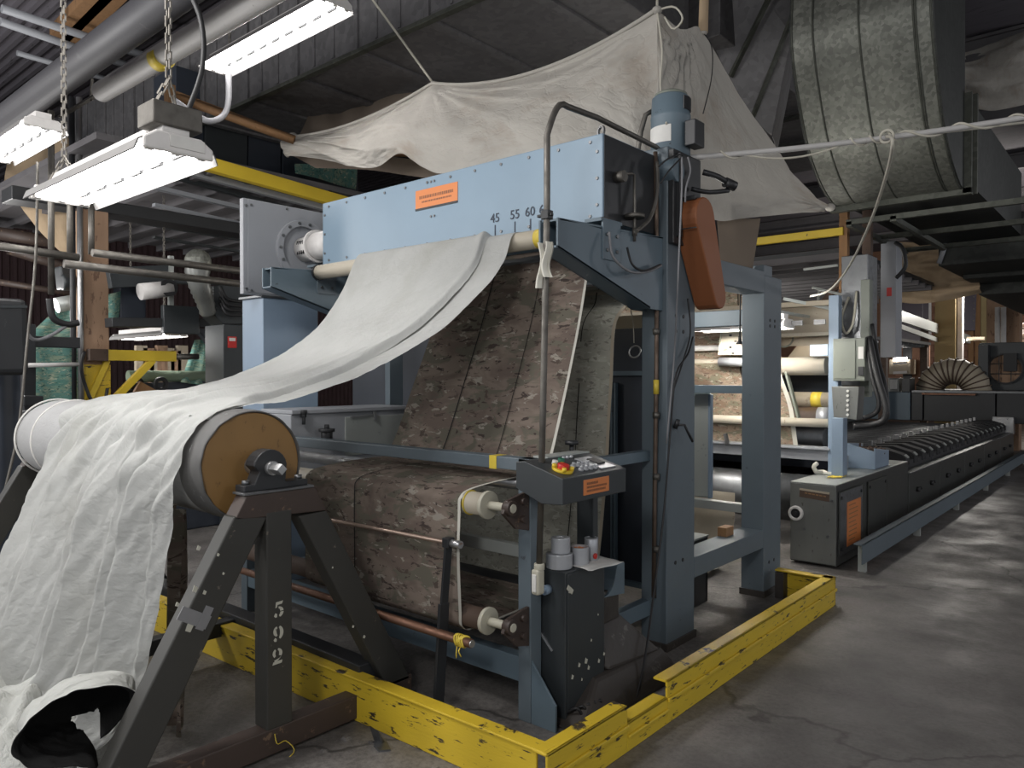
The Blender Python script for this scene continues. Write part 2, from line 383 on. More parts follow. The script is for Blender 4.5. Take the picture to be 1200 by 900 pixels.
# ------------------------------------------------------------------ the hall
def concrete():
    m, t, b = nt('worn_concrete'); v = coord(t)
    c = mix(t, nz(t, v, 0.55, 6, 0.6), (0.125, 0.116, 0.109), (0.235, 0.220, 0.206))
    c = mix(t, ramp(t, nz(t, v, 1.5, 8, 0.7), [(0.47, (0, 0, 0)), (0.62, (1, 1, 1))]), c, (0.085, 0.079, 0.075))
    c = mix(t, ramp(t, nz(t, v, 14, 8, 0.75), [(0.63, (0, 0, 0)), (0.72, (0.8, 0.8, 0.8))]), c, (0.26, 0.245, 0.225))
    c = mix(t, ramp(t, nz(t, v, 38, 6, 0.8), [(0.40, (0.55, 0.55, 0.55)), (0.56, (0, 0, 0))]), c, (0.055, 0.050, 0.047))
    # the floor right of the machines is blended to a darker tone
    sx = N(t, 'ShaderNodeSeparateXYZ'); t.links.new(v, sx.inputs[0])
    ad = N(t, 'ShaderNodeMath', operation='MULTIPLY_ADD'); t.links.new(nz(t, v, 0.9, 4), ad.inputs[0]); ad.inputs[1].default_value = 0.9
    t.links.new(sx.outputs[0], ad.inputs[2])
    f = ramp(t, N(t, 'ShaderNodeMapRange').outputs[0], [(0, (0, 0, 0)), (1, (0.62, 0.62, 0.62))])
    mr = [n for n in t.nodes if n.bl_idname == 'ShaderNodeMapRange'][0]
    mr.inputs['From Min'].default_value = -1.25; mr.inputs['From Max'].default_value = -0.75; t.links.new(ad.outputs[0], mr.inputs['Value'])
    c = mix(t, f, c, (0.056, 0.053, 0.052))
    # crack lines
    vo = N(t, 'ShaderNodeTexVoronoi', feature='DISTANCE_TO_EDGE'); vo.inputs['Scale'].default_value = 0.42
    w = N(t, 'ShaderNodeVectorMath', operation='ADD'); t.links.new(v, w.inputs[0])
    wn = N(t, 'ShaderNodeTexNoise'); wn.inputs['Scale'].default_value = 1.2; wn.inputs['Detail'].default_value = 6; t.links.new(v, wn.inputs['Vector'])
    t.links.new(wn.outputs['Color'], w.inputs[1]); t.links.new(w.outputs[0], vo.inputs['Vector'])
    c = mix(t, ramp(t, vo.outputs['Distance'], [(0.002, (0.8, 0.8, 0.8)), (0.007, (0, 0, 0))]), c, (0.03, 0.028, 0.026))
    t.links.new(c, b.inputs['Base Color'])
    r = ramp(t, nz(t, v, 2.2, 6), [(0.35, (0.36,) * 3), (0.7, (0.72,) * 3)]); t.links.new(r, b.inputs['Roughness'])
    bump(t, b, nz(t, v, 9, 9, 0.7), 0.35, 0.012)
    return m
M['concrete'] = concrete()
M['deck'] = paint('dark_roof_deck', (0.085, 0.078, 0.090), 0.8, (0.03, 0.028, 0.03), 0.40, 0.25, stretch=(0.3, 3, 1))
M['joist'] = paint('dark_roof_steel', (0.10, 0.095, 0.10), 0.7, None, var=0.3)
M['maroon'] = paint('maroon_wall_sheet', (0.085, 0.050, 0.052), 0.8, (0.05, 0.03, 0.03), 0.38, 0.25)

g = MB(); n = 60
g.box(-26, 9, -5, 34, -0.30, 0.0)
structure(g.build('floor', 'concrete'))
g = MB(); g.box(-26, 9, -5, 34, 6.2, 6.4)
ceil = structure(g.build('ceiling', 'deck'))
# corrugations of the roof deck over the left bay, and the steel joists below it
g = MB()
for i in range(70):
    y = 0.6 + i * 0.17
    g.prism([(y, 6.2), (y + 0.03, 6.15), (y + 0.09, 6.15), (y + 0.12, 6.2)], 'x', -25, -5.5)
o = g.build('deck_rib', 'deck', ceil); o['kind'] = 'stuff'
for y in (4.0, 6.6, 9.2, 11.8, 15.0, 18.5, 22.0, 26.0):
    g = MB(); g.box(-25.9, 8.9, y, y + 0.12, 5.86, 5.90); g.box(-25.9, 8.9, y, y + 0.12, 6.14, 6.18); g.box(-25.9, 8.9, y + 0.05, y + 0.07, 5.9, 6.14)
    g.build('roof_beam', 'joist', ceil)
g = MB(); g.box(-26, -25.8, -5, 34, 0, 6.2)
wl = structure(g.build('wall_left', 'maroon'))
g = MB()
for i in range(150):
    y = 0 + i * 0.2
    g.prism([(-25.8, y), (-25.74, y + 0.05), (-25.74, y + 0.11), (-25.8, y + 0.16)], 'z', 0.02, 6.1)
o = g.build('sheet_rib', 'maroon', wl); o['kind'] = 'stuff'
# brick wall at the far end with timber battens
g = MB(); g.box(-25.8, 9, 30.0, 30.2, 0, 6.2)
wb_ = structure(g.build('wall_back', 'brownbox'))
M['brick'] = paint('old_red_brick', (0.30, 0.165, 0.115), 0.9, (0.14, 0.07, 0.05), 0.40, 0.3)
bm_ = MB(); bm_.box(-0.19, 0.19, -0.03, 0.03, -0.10, 0.10)
b0 = bm_.build('brick', 'brick', wb_)
k = 0
for r_ in range(21):
    for c_ in range(12):
        o = b0 if k == 0 else b0.copy()
        if k: COL.objects.link(o)
        o.location = (-7.35 + c_ * 0.42 + (0.21 if r_ % 2 else 0), 29.985 + random.uniform(-0.008, 0.008), 1.0 + r_ * 0.225); k += 1
M['dirtyglass'] = plain('dusty_dark_glazing', (0.045, 0.032, 0.050), 0.25)

# ---------------------------------------------------------------- worn yellow floor guard of angle and channel
t = thing('floor_guard', 'worn yellow steel kerb guard around the foot of the blue machine', 'barrier', (-1.7, 2.17, 0))
CX = -1.70
g = MB(); g.bar((-4.95, 2.085, 0.10), (CX - 0.06, 2.185, 0.10), 0.012, 0.20); g.bar((-4.95, 2.11, 0.196), (CX - 0.02, 2.21, 0.196), 0.075, 0.012)
g.build('front_rail', 'yellow', t, 0.004)
def right_rail(name, y0, y1, h):
    g = MB(); g.box(CX - 0.012, CX, y0, y1, 0.0, h); g.box(CX - 0.075, CX, y0, y1, h - 0.012, h)
    # raised wear ridges along the outer face
    g.box(CX, CX + 0.012, y0, y1, h * 0.50, h * 0.60); return g.build(name, 'yellow', t, 0.004)
right_rail('side_rail', 2.17, 2.72, 0.20)
right_rail('side_rail', 2.72, 3.06, 0.125)
right_rail('side_rail', 3.06, 5.42, 0.20)
g = MB(); g.box(CX - 0.40, CX, 5.40, 5.415, 0.0, 0.20); g.box(CX - 0.40, CX, 5.34, 5.415, 0.188, 0.20)
g.build('return_rail', 'yellow', t, 0.004)
g = MB(); g.box(CX - 0.39, CX - 0.33, 5.32, 5.40, 0, 0.185); g.build('post', 'grease', t)
g = MB()
g.prism([(-2.62, 2.12), (-2.56, 2.05), (-2.50, 2.03), (-2.47, 2.07), (-2.55, 2.11)], 'z', 0.0, 0.008); g.prism([(2.10, 0.0), (2.06, 0.07), (2.085, 0.0)], 'x', -2.60, -2.54)
g.build('anchor_clip', 'steel_dark', t)
g = MB()
for i in range(26):
    x = random.uniform(-2.9, -1.5); y = random.uniform(1.35, 2.1)
    s = random.uniform(0.006, 0.02); g.hexa([(x + dx * s, y + dy * s, z * s * 0.6) for dx, dy, z in ((-1, -1, 0), (1, -.8, 0), (.9, 1, 0), (-.8, .9, 0), (-.6, -.5, 1), (.5, -.6, 1), (.6, .5, 1), (-.5, .6, 1))])
for i in range(30):
    x = random.uniform(-4.2, -2.0); y = random.uniform(2.25, 2.6)
    s = random.uniform(0.006, 0.016); g.hexa([(x + dx * s, y + dy * s, z * s * 0.6) for dx, dy, z in ((-1, -1, 0), (1, -.8, 0), (.9, 1, 0), (-.8, .9, 0), (-.6, -.5, 1), (.5, -.6, 1), (.6, .5, 1), (-.5, .6, 1))])
o = g.build('floor_debris', 'concrete'); tag(o, 'small concrete crumbs and lint scattered along the yellow kerb', 'debris', None, 'stuff')

# ------------------------------------------------------------------ dark steel stand numbered 592 and the roll it carries
RY, RZ = 1.72, 1.212
t = thing('roll_stand', 'dark worn steel A-frame roll stand stencilled 592 carrying the big roll', 'stand', (-2.8, 1.72, 0))
def aframe(x0, x1, numbered):
    g = MB()
    g.prism([(1.545, 1.02), (1.60, 1.112), (1.925, 1.112), (1.985, 1.00)], 'x', x0, x1); g.build('top_plate', 'stand_rust', t, 0.004)
    g = MB(); g.box(x0 - 0.005, x1 + 0.006, 1.585, 1.915, 1.112, 1.122); g.build('bearing_seat', 'steel_dark', t, 0.002)
    g = MB(); g.prism([(1.545, 1.035), (1.69, 1.012), (1.105, 0.0), (0.945, 0.0)], 'x', x0, x1); g.build('leg', 'stand', t, 0.006)
    g = MB(); g.prism([(1.985, 1.00), (1.84, 0.995), (2.325, 0.10), (2.475, 0.10)], 'x', x0, x1); g.build('leg', 'stand', t, 0.006)
    g = MB(); g.box(x0, x1, 0.93, 2.485, 0.012, 0.122); g.build('foot_beam', 'stand_rust', t, 0.006)
    g = MB(); g.box(x0 - 0.01, x1 + 0.002, 1.685, 1.805, 0.12, 1.03); up = g.build('upright', 'stand', t, 0.005)
    return up
up = aframe(-2.885, -2.80, True)
aframe(-5.45, -5.365, False)
g = MB(); g.box(-5.40, -2.84, 2.19, 2.29, 0.122, 0.235); g.build('long_beam', 'black', t, 0.005)
g = MB(); g.box(-4.05, -3.97, 1.25, 2.19, 0.135, 0.215); g.build('cross_beam', 'black', t, 0.005)
# grey tape patch on the front leg, chips of light paint
g = MB()
a = (-2.798, 1.405, 0.723); b_ = (-2.798, 1.442, 0.644)
g.bar((-2.798, 1.321, 0.703), (-2.798, 1.432, 0.637), 0.004, 0.052, (0, 0, 1)); g.bar((-2.797, 1.394, 0.62), (-2.797, 1.439, 0.699), 0.004, 0.035, (0, 0, 1))
g.build('tape_patch', 'tape_grey', t)
g = MB()
for px, py, s in ((222, 735, .016), (229, 690, .012), (240, 694, .008), (208, 708, .008), (414, 734, .006), (427, 746, .007), (256, 650, .006), (262, 672, .005), (233, 642, .009), (390, 665, .004)):
    c = Vector(PX(px, py, -2.798)); w = [(-1, -.5), (.2, -1), (1, .1), (-.3, .9)]
    g.prism([(c.y + u * s, c.z + v * s * 1.3) for u, v in w], 'x', -2.80, -2.7975)
g.build('paint_chip', 'stencil', t)
# stencilled numerals 5 9 2, drawn as broken stencil shapes on the +x face of the upright
def numeral(polys, cy, cz, h):
    g = MB(); x = -2.798
    for p in polys: g.prism([(cy + (u - 0.35) * h, cz + (v - 0.5) * h) for u, v in p], 'x', x, x + 0.0012)
    return g.build('numeral', 'stencil', up)
def arc(cx, cy, ro_x, ro_y, ri_x, ri_y, a0, a1, n=8, off=0.0):
    o_ = [(cx + ro_x * math.cos(R(a0 + (a1 - a0) * i / n)), cy + ro_y * math.sin(R(a0 + (a1 - a0) * i / n))) for i in range(n + 1)]
    i_ = [(cx + off + ri_x * math.cos(R(a0 + (a1 - a0) * i / n)), cy + ri_y * math.sin(R(a0 + (a1 - a0) * i / n))) for i in range(n + 1)]
    return o_ + i_[::-1]
five = [[(0.12, 0.62), (0.16, 0.98), (0.66, 1.0), (0.58, 0.82), (0.26, 0.80), (0.24, 0.66)], arc(0.34, 0.34, 0.36, 0.34, 0.13, 0.22, 8, 88), arc(0.34, 0.34, 0.36, 0.34, 0.13, 0.22, -75, -4), [(0.02, 0.12), (0.12, 0.30), (0.24, 0.22), (0.22, 0.02), (0.10, 0.02)]]
nine = [arc(0.34, 0.66, 0.34, 0.34, 0.12, 0.24, 110, 250), arc(0.36, 0.56, 0.36, 0.44, 0.12, 0.34, -70, 72), [(0.02, 0.16), (0.14, 0.28), (0.24, 0.18), (0.22, 0.02), (0.08, 0.04)]]
two = [arc(0.30, 0.70, 0.28, 0.30, 0.10, 0.19, 115, 235), arc(0.37, 0.68, 0.33, 0.32, 0.11, 0.21, -38, 84), [(0.50, 0.36), (0.62, 0.44), (0.42, 0.26), (0.18, 0.16), (0.12, 0.26)], [(0.0, 0.0), (0.06, 0.17), (0.34, 0.20), (0.70, 0.20), (0.66, 0.02)]]
for pl, px, py in ((five, 326.5, 714, ), (nine, 326, 742.5), (two, 325, 769)):
    c = PX(px, py, -2.798); numeral(pl, c[1], c[2], 0.066)
# pillow block
g = MB()
x0, x1 = -2.895, -2.82
g.prism([(1.60, 1.122), (1.60, 1.148), (1.645, 1.150), (1.668, 1.20)] + [(RY + 0.078 * math.cos(R(a)), RZ + 0.078 * math.sin(R(a))) for a in range(170, 9, -16)] + [(1.79, 1.15), (1.90, 1.148), (1.90, 1.122)], 'x', x0, x1)
pb = g.build('pillow_block', 'black', t, 0.004)
g = MB()
for y in (1.625, 1.875): g.cyl((-2.857, y, 1.148), (-2.857, y, 1.166), 0.018, 6)
g.build('bolt', 'steel_dark', pb)

# the roll: end disc of plywood, ragged rim, wound cloth, shaft
t = thing('fabric_roll', 'large roll wound with white cloth, plywood disc end facing the viewer', 'roll', (-4.1, RY, RZ - 0.24))
g = MB(); prof = [(-5.335, 0.10), (-5.33, 0.205), (-5.31, 0.222), (-5.24, 0.232), (-5.05, 0.235), (-5.03, 0.231), (-4.98, 0.237), (-4.95, 0.233), (-4.0, 0.238), (-3.04, 0.238), (-3.0, 0.234), (-2.985, 0.230)]
g.tube([(x, RY, RZ) for x, r in prof], [r for x, r in prof], 56, True); g.build('wound_cloth', 'white_wrap', t)
g = MB(); g.tube([(x, RY, RZ) for x in (-3.14, -3.12, -3.03, -3.0, -2.975)], [0.2385, 0.2412, 0.2412, 0.2405, 0.236], 56, False); g.build('shaded_band', 'sleeve', t)  # dark band laid round the roll as the shade beside the disc
g = MB(); g.cyl((-2.99, RY, RZ), (-2.968, RY, RZ), 0.2275, 56); g.build('end_disc', 'ply', t, 0.003)
# ragged layered cloth edge standing proud of the disc
g = MB(); seg = 72; rows = []
for (rr, x) in ((0.227, -2.985), (0.229, -2.962), (0.233, -2.955), (0.237, -2.965), (0.2395, -3.0), (0.240, -3.05)):
    rows.append([(x + 0.012 * noise.noise((math.cos(2 * math.pi * k / seg) * 4, math.sin(2 * math.pi * k / seg) * 4, rr * 40)), RY + (rr + 0.004 * noise.noise((k * .5 if k < seg else 0, rr * 50, 2))) * math.cos(2 * math.pi * k / seg), RZ + rr * math.sin(2 * math.pi * k / seg)) for k in range(seg + 1)])
g.grid(rows); g.build('ragged_rim', 'sleeve', t)
g = MB(); g.cyl((-2.97, RY, RZ), (-2.92, RY, RZ), 0.038, 20); g.cyl((-2.925, RY, RZ), (-2.80, RY, RZ), 0.030, 20); g.cyl((-2.82, RY, RZ), (-2.735, RY, RZ), 0.024, 4)
g.build('shaft', 'steel', t, 0.002)
g = MB(); g.cyl((-5.45, RY, RZ), (-5.3, RY, RZ), 0.03, 16); g.build('shaft', 'steel_dark', t)
for x in (-5.29, -5.0):
    g = MB(); g.tube([(x, RY + 0.237 * math.cos(2 * math.pi * k / 48), RZ + 0.237 * math.sin(2 * math.pi * k / 48)) for k in range(49)], 0.006, 6, False); g.build('wrap_edge', 'paper', t)

# ------------------------------------------------------------------ the long white cloth from the header over the roll to the floor
rows = [((-4.12, 3.26, 2.412), (-2.745, 3.26, 2.412)), ((-4.12, 3.17, 2.385), (-2.735, 3.17, 2.385)), ((-4.06, 3.0, 2.135), (-2.655, 3.0, 2.20)),
        ((-4.10, 2.85, 1.905), (-2.69, 2.85, 2.03)), ((-4.07, 2.6, 1.735), (-2.75, 2.6, 1.82)), ((-4.02, 2.32, 1.62), (-2.845, 2.35, 1.665)),
        ((-4.04, 2.06, 1.535), (-2.91, 2.13, 1.565)), ((-4.27, 1.89, 1.485), (-3.02, 1.93, 1.495)), ((-4.58, 1.72, 1.470), (-3.085, 1.76, 1.470)),
        ((-4.52, 1.56, 1.420), (-3.075, 1.575, 1.420)), ((-4.46, 1.465, 1.25), (-3.065, 1.46, 1.24)), ((-4.42, 1.38, 1.0), (-3.09, 1.435, 1.0)),
        ((-4.38, 1.24, 0.70), (-3.12, 1.41, 0.70)), ((-4.36, 1.12, 0.40), (-3.15, 1.37, 0.40)), ((-4.36, 1.0, 0.14), (-3.2, 1.28, 0.14)), ((-4.36, 0.80, 0.02), (-3.3, 1.05, 0.02))]
def sm(a, b, x):
    x = min(1, max(0, (x - a) / (b - a))); return x * x * (3 - 2 * x)
def edge_u(t_): return 0.86 + 0.04 * sm(3, 6, t_) + 0.10 * sm(6.4, 8.4, t_)
def folds(u, t_, p):
    z = y = 0
    a = sm(3.2, 7.0, t_) * (1 - 0.75 * sm(9.5, 11, t_))
    for c, w, h in ((0.22, 0.05, 0.018), (0.40, 0.03, 0.022), (0.56, 0.024, 0.032), (0.68, 0.020, 0.040), (0.79, 0.018, 0.036)):
        cc = c + 0.10 * (7 - t_) / 4
        z += a * h * math.exp(-((u - cc) / w) ** 2)
    # pleats of the hanging part: flat facets with a sharp return
    hgt = sm(9.2, 11.0, t_); f = 0.0
    for c, wd, d_ in ((0.02, 0.13, 0.09), (0.15, 0.10, 0.075), (0.26, 0.16, 0.13), (0.43, 0.11, 0.08), (0.55, 0.15, 0.13), (0.71, 0.10, 0.085), (0.82, 0.12, 0.11), (0.95, 0.08, 0.05)):
        s_ = (u - c - 0.012 * math.sin(t_ * 0.8 + c * 9) - 0.02 * (t_ - 11) * (c - 0.5)) / wd
        if -0.06 < s_ < 1.0: f = max(f, (1 - s_) ** 1.4 * d_ if s_ >= 0 else (1 + s_ / 0.06) * d_)
    y -= hgt * f
    # crumples where the cloth breaks over the roll
    cr = math.exp(-((t_ - 9.6) / 0.95) ** 2)
    n1 = noise.noise((u * 11 + t_ * 1.1, t_ * 0.45, 1.7)); n2 = noise.noise((u * 26 + t_ * 2.2, t_ * 1.3, 5.1)); n3 = noise.noise((u * 60, t_ * 5, 2.2))
    y -= cr * (0.055 * abs(n1) + 0.018 * n2) + hgt * (0.012 * n2 + 0.005 * n3); z += cr * (0.045 * abs(n1) + 0.012 * n2)
    z += (0.008 * noise.noise((u * 3, t_ * 1.2, 9.0)) + 0.003 * noise.noise((u * 30, t_ * 6, 4.0))) * sm(1, 2, t_)
    z += 0.03 * sm(13.2, 15, t_) * abs(noise.noise((p.x * 4, p.y * 5, 3)))
    return y, z
def white_disp(u, t_, p):
    """the main web: folded back along its near edge and lying just above the strip beneath"""
    e = edge_u(t_); k = 1 - sm(7.4, 8.6, t_); q = p
    y, z = folds(u * e, t_, p)
    x = (e - 1) * u * 1.38 * (1 if t_ < 7 else 1 + 0.2 * sm(7, 8.4, t_))
    z += k * sm(0.1, 0.9, t_) * (0.020 + 0.016 * math.exp(-((u - 0.965) / 0.03) ** 2) - 0.030 * sm(0.975, 1.0, u))
    return (x, y, z)
def strip_disp(u, t_, p):
    y, z = folds(0.80 + 0.20 * u, t_, p)
    return (0, y, z - 0.008 * sm(0.1, 1, t_) + 0.010 * math.sin(u * 3.1) * sm(2, 6, t_))
R_, UV_ = sheet_rows(rows, 190, 260, white_disp)
g = MB(); g.grid(R_, UV_); wc = g.build('white_cloth', 'white', None, 0, 2, False)
tag(wc, 'long white cloth draped from the blue header over the roll to the floor', 'cloth')
R_, UV_ = sheet_rows([(lerp(a, b, 0.76), b) for a, b in rows[:10]], 30, 140, strip_disp)
g = MB(); g.grid(R_, UV_); g.build('folded_edge', 'white', wc, 0, 2, False)
# the heap of pale coated cloth at its foot: a folded flap open to the left, and bunched lower folds
t = thing('coated_cloth', 'crumpled pale coated cloth with black lining heaped at the foot of the white cloth', 'cloth', (-3.3, 1.1, 0))
def flap():
    """a fold of lined cloth: a C in cross-section lying along the line away from the viewer, open to the right"""
    cp = [(0.168, 0.150), (0.160, 0.192), (0.10, 0.232), (0.0, 0.245), (-0.09, 0.225), (-0.165, 0.165), (-0.185, 0.09), (-0.13, 0.035), (-0.05, 0.005), (0.03, -0.01), (0.055, -0.06), (0.03, -0.13), (-0.02, -0.20)]
    cs = [Vector((a, b, 0)) for a, b in cp]; nU, nV = 44, 90
    O = Vector((-2.945, 1.02, 0.205)); ax = Vector((-0.94, 0.34, 0)).normalized(); rg = Vector((0.34, 0.94, 0)).normalized(); upv = Vector((0, 0, 1))
    rows_ = []; uv_ = []
    for i in range(nU + 1):
        s_ = i / nU; row = []; ru = []
        for j in range(nV + 1):
            v = j / nV; q = catmull(cs, (len(cs) - 1) * v)
            k = 1 - 0.10 * s_ - 0.75 * sm(0.55, 1.0, s_)
            p = O + ax * (0.34 * s_ + 0.05 * math.sin(v * 6)) + rg * (q.x * k + 0.05 * s_ * (1 if v < .4 else 0)) + upv * (q.y * k - 0.10 * s_ * (v < 0.06))
            m_ = 0.036 * noise.noise((s_ * 2.6 + v * 3, v * 5, 3)) + 0.022 * abs(noise.noise((s_ * 5 + v * 4, v * 7 - s_ * 3, 8))) + 0.006 * noise.noise((s_ * 14, v * 24, 8)); n_ = (rg * q.x + upv * (q.y - 0.12)).normalized()
            row.append(p + n_ * m_); ru.append((s_, v))
        rows_.append(row); uv_.append(ru)
    return rows_, uv_
r_, u_ = flap(); g = MB(); g.grid(r_, u_); o = g.build('folded_flap', ['lining', 'pale'], t, 0, 2, False)
so = o.modifiers.new('thick', 'SOLIDIFY'); so.thickness = 0.004; so.material_offset = 1; so.offset = 1
def heap(cx, cy, rx, ry, h, seed, name, n=60):
    rows_ = []; uv_ = []
    for i in range(n + 1):
        row = []; ru = []
        for j in range(n + 1):
            u = -1 + 2 * i / n; v = -1 + 2 * j / n; r2 = min(1, math.hypot(u, v))
            k = max(0, 1 - r2 ** 2.2)
            a = noise.noise((u * 1.5 + seed, v * 1.1, seed)); b = noise.noise((u * 1.6 + v * 1.5 + seed, v * 0.9 - u * .6, seed * 2)); b = 1 - math.sqrt(b * b + 0.02) * 1.7; c_ = noise.noise((u * 6, v * 6, seed))
            row.append((cx + rx * u + 0.05 * a, cy + ry * v, max(0.004, k * h * (0.50 + 0.35 * a + 0.50 * b) + k * 0.014 * c_))); ru.append((u, v))
        rows_.append(row); uv_.append(ru)
    g = MB(); g.grid(rows_, uv_); return g.build(name, 'pale', t, 0, 2, False)
heap(-3.62, 0.98, 0.46, 0.34, 0.27, 2.3, 'bunched_fold')
heap(-3.98, 1.02, 0.42, 0.40, 0.44, 11.3, 'bunched_fold')
heap(-3.02, 0.93, 0.22, 0.20, 0.07, 7.7, 'bunched_fold')
# strip of camouflage cloth hanging under the roll behind the white cloth
rows = [((-3.40, 1.55, 1.02), (-3.16, 1.50, 1.02)), ((-3.41, 1.55, 0.75), (-3.17, 1.52, 0.78)), ((-3.42, 1.56, 0.5), (-3.18, 1.53, 0.5)), ((-3.44, 1.56, 0.02), (-3.22, 1.54, 0.02))]
R_, UV_ = sheet_rows(rows, 14, 30, lambda u, t_, p: (0, 0.03 * math.sin(u * 9 + t_), 0)); g = MB(); g.grid(R_, UV_)
o = g.build('cloth_strip', 'camo', None, 0, 2, False); tag(o, 'narrow camouflage cloth strip hanging beside the white cloth, below the roll', 'cloth')

# ------------------------------------------------------------------ the blue textile machine
t = thing('textile_machine', 'tall blue-grey textile machine with a long header box and two rear posts', 'machine', (-3.4, 3.6, 0))
HX0, HX1, HY0, HY1, HZ0, HZ1 = -4.70, -2.22, 3.30, 3.86, 2.415, 2.872
g = MB(); g.box(HX0, HX1, HY0, HY1, HZ0, HZ1); hb = g.build('header_box', 'blue', t, 0.006)
g = MB(); g.box(HX1 - 0.001, HX1 + 0.004, HY0 + 0.012, HY1, HZ0, HZ1 - 0.006); g.build('shaded_end', 'black', hb, 0.002)  # black sheet painting the shade on the unlit end of the header
g = MB()
for i in range(12):
    x = HX0 + 0.08 + i * 0.211
    for z in (HZ0 + 0.03, HZ1 - 0.035): g.cyl((x, HY0 - 0.006, z), (x, HY0 + 0.002, z), 0.009, 8)
for z in (2.50, 2.64, 2.78):
    for x in (HX0 + 0.03, HX1 - 0.035): g.cyl((x, HY0 - 0.006, z), (x, HY0 + 0.002, z), 0.009, 8)
for x in (-3.53, -3.50):
    for z in (2.836, 2.615): g.cyl((x, HY0 - 0.006, z), (x, HY0 + 0.002, z), 0.008, 8)
g.build('bolt', 'steel_dark', hb)['kind'] = 'stuff'
# nameplate; its lettering is too faint to read in the photo: rows of small dark dashes of uneven length
def nameplate(par, o, xd, zd, w, h, rows, mat='orange_plate'):
    x = Vector(xd).normalized(); z = Vector(zd).normalized(); n = x.cross(z); o = Vector(o)
    g = MB(); g.hexa([o + n * d + x * a + z * b for d in (-0.004, 0.0) for a, b in ((-w / 2, -h / 2), (w / 2, -h / 2), (w / 2, h / 2), (-w / 2, h / 2))])
    # blackened rim
    pl = g.build('nameplate', mat, par, 0.0015)
    g = MB()
    for v, hh, u0, u1 in rows:
        u = u0
        while u < u1:
            l = random.uniform(0.012, 0.05) * w * 2
            g.hexa([o + n * d + x * a + z * b for d in (-0.001, 0.0006) for a, b in ((u * w, v * h), (min(u1, u + l / w * 0.5) * w, v * h), (min(u1, u + l / w * 0.5) * w, (v + hh) * h), (u * w, (v + hh) * h))])
            u += l / w * 0.5 + 0.012
    g.build('faded_lettering', 'brown_print', pl); return pl
nameplate(hb, (-3.482, HY0 - 0.004, 2.738), (1, 0, 0), (0, 0, 1), 0.385, 0.118, ((0.0, 0.16, -0.40, 0.40), (-0.22, 0.09, -0.34, 0.36)))
g = MB(); g.bar((-3.675, HY0 - 0.003, 2.674), (-3.29, HY0 - 0.003, 2.674), 0.006, 0.012); g.build('nameplate_shadow_strip', 'black', hb)  # black strip drawn in as the shadow under the nameplate
# width marks written by hand on the lower edge
for s_, x in (('45', -2.979), ('55', -2.825), ('60', -2.712), ('6', -2.628)):
    put_text('handwritten_numeral', s_, 0.075, 'ink', hb, (x, HY0 - 0.003, 2.527), (1, 0, 0), (0, 0, 1))
g = MB()
for x in (-2.979, -2.825, -2.709, -2.628): g.box(x - 0.004, x + 0.004, HY0 - 0.0025, HY0, 2.425, 2.488)
g.build('width_mark', 'ink', hb)
# fittings on the end of the header: grease cup with drop pipe, eye bolt
g = MB(); g.cyl((HX1, 3.42, 2.66), (HX1 + 0.06, 3.42, 2.66), 0.03, 14); g.tube([(HX1 + 0.04, 3.42, 2.67), (HX1 + 0.05, 3.50, 2.69), (HX1 + 0.05, 3.53, 2.69), (HX1 + 0.05, 3.535, 2.52), (HX1 + 0.05, 3.535, 2.40), (HX1 + 0.05, 3.535, 2.33)], 0.008, 8)
g.cyl((HX1 + 0.05, 3.535, 2.455), (HX1 + 0.05, 3.535, 2.475), 0.055, 14); g.cyl((HX1 + 0.05, 3.535, 2.36), (HX1 + 0.05, 3.535, 2.40), 0.014, 10)
g.build('grease_line', 'conduit', hb)
g = MB(); g.ring((HX1 - 0.05, HY0 + 0.05, HZ1 + 0.03), (0.4, 1, 0), 0.032, 0.02, 0.012, 18); g.build('eye_bolt', 'steel', hb)
# support arms
for x0, x1, nm in ((-2.30, -2.18, 'right'), (-4.80, -4.68, 'left')):
    g = MB(); poly = [(2.862, 2.355), (2.862, 2.212), (3.72, 1.975), (3.86, 1.975), (3.86, 2.40), (3.25, 2.355)]
    g.prism(poly, 'x', x1 - 0.012, x1); g.prism(poly, 'x', x0, x0 + 0.012)
    g.hexa([(x0, 2.862, 2.212), (x1, 2.862, 2.212), (x1, 3.72, 1.975), (x0, 3.72, 1.975), (x0, 2.862, 2.224), (x1, 2.862, 2.224), (x1, 3.72, 1.99), (x0, 3.72, 1.99)])
    g.hexa([(x0, 2.875, 2.343), (x1, 2.875, 2.343), (x1, 3.86, 2.388), (x0, 3.86, 2.388), (x0, 2.875, 2.355), (x1, 2.875, 2.355), (x1, 3.86, 2.40), (x0, 3.86, 2.40)])
    arm = g.build('support_arm', 'blue_dark', t, 0.002)
    g = MB(); g.box(x1 - 0.005, x1 + 0.008, 3.235, 3.40, 2.20, 2.405); g.box(x0 + 0.02, x1 + 0.005, 3.22, 3.42, 2.395, 2.414); g.build('mounting_plate', 'post' if nm == 'left' else 'blue_dark', arm, 0.002)
    g = MB()
    for y in (3.27, 3.36):
        for z in (2.25, 2.33): g.cyl((x1 + 0.006, y, z), (x1 + 0.016, y, z), 0.01, 6)
    g.build('bolt', 'steel_dark', arm)
g = MB(); g.box(-2.29, -2.18, 3.24, 3.31, 2.408, 2.418); g.build('rust_plate', 'rust', t)
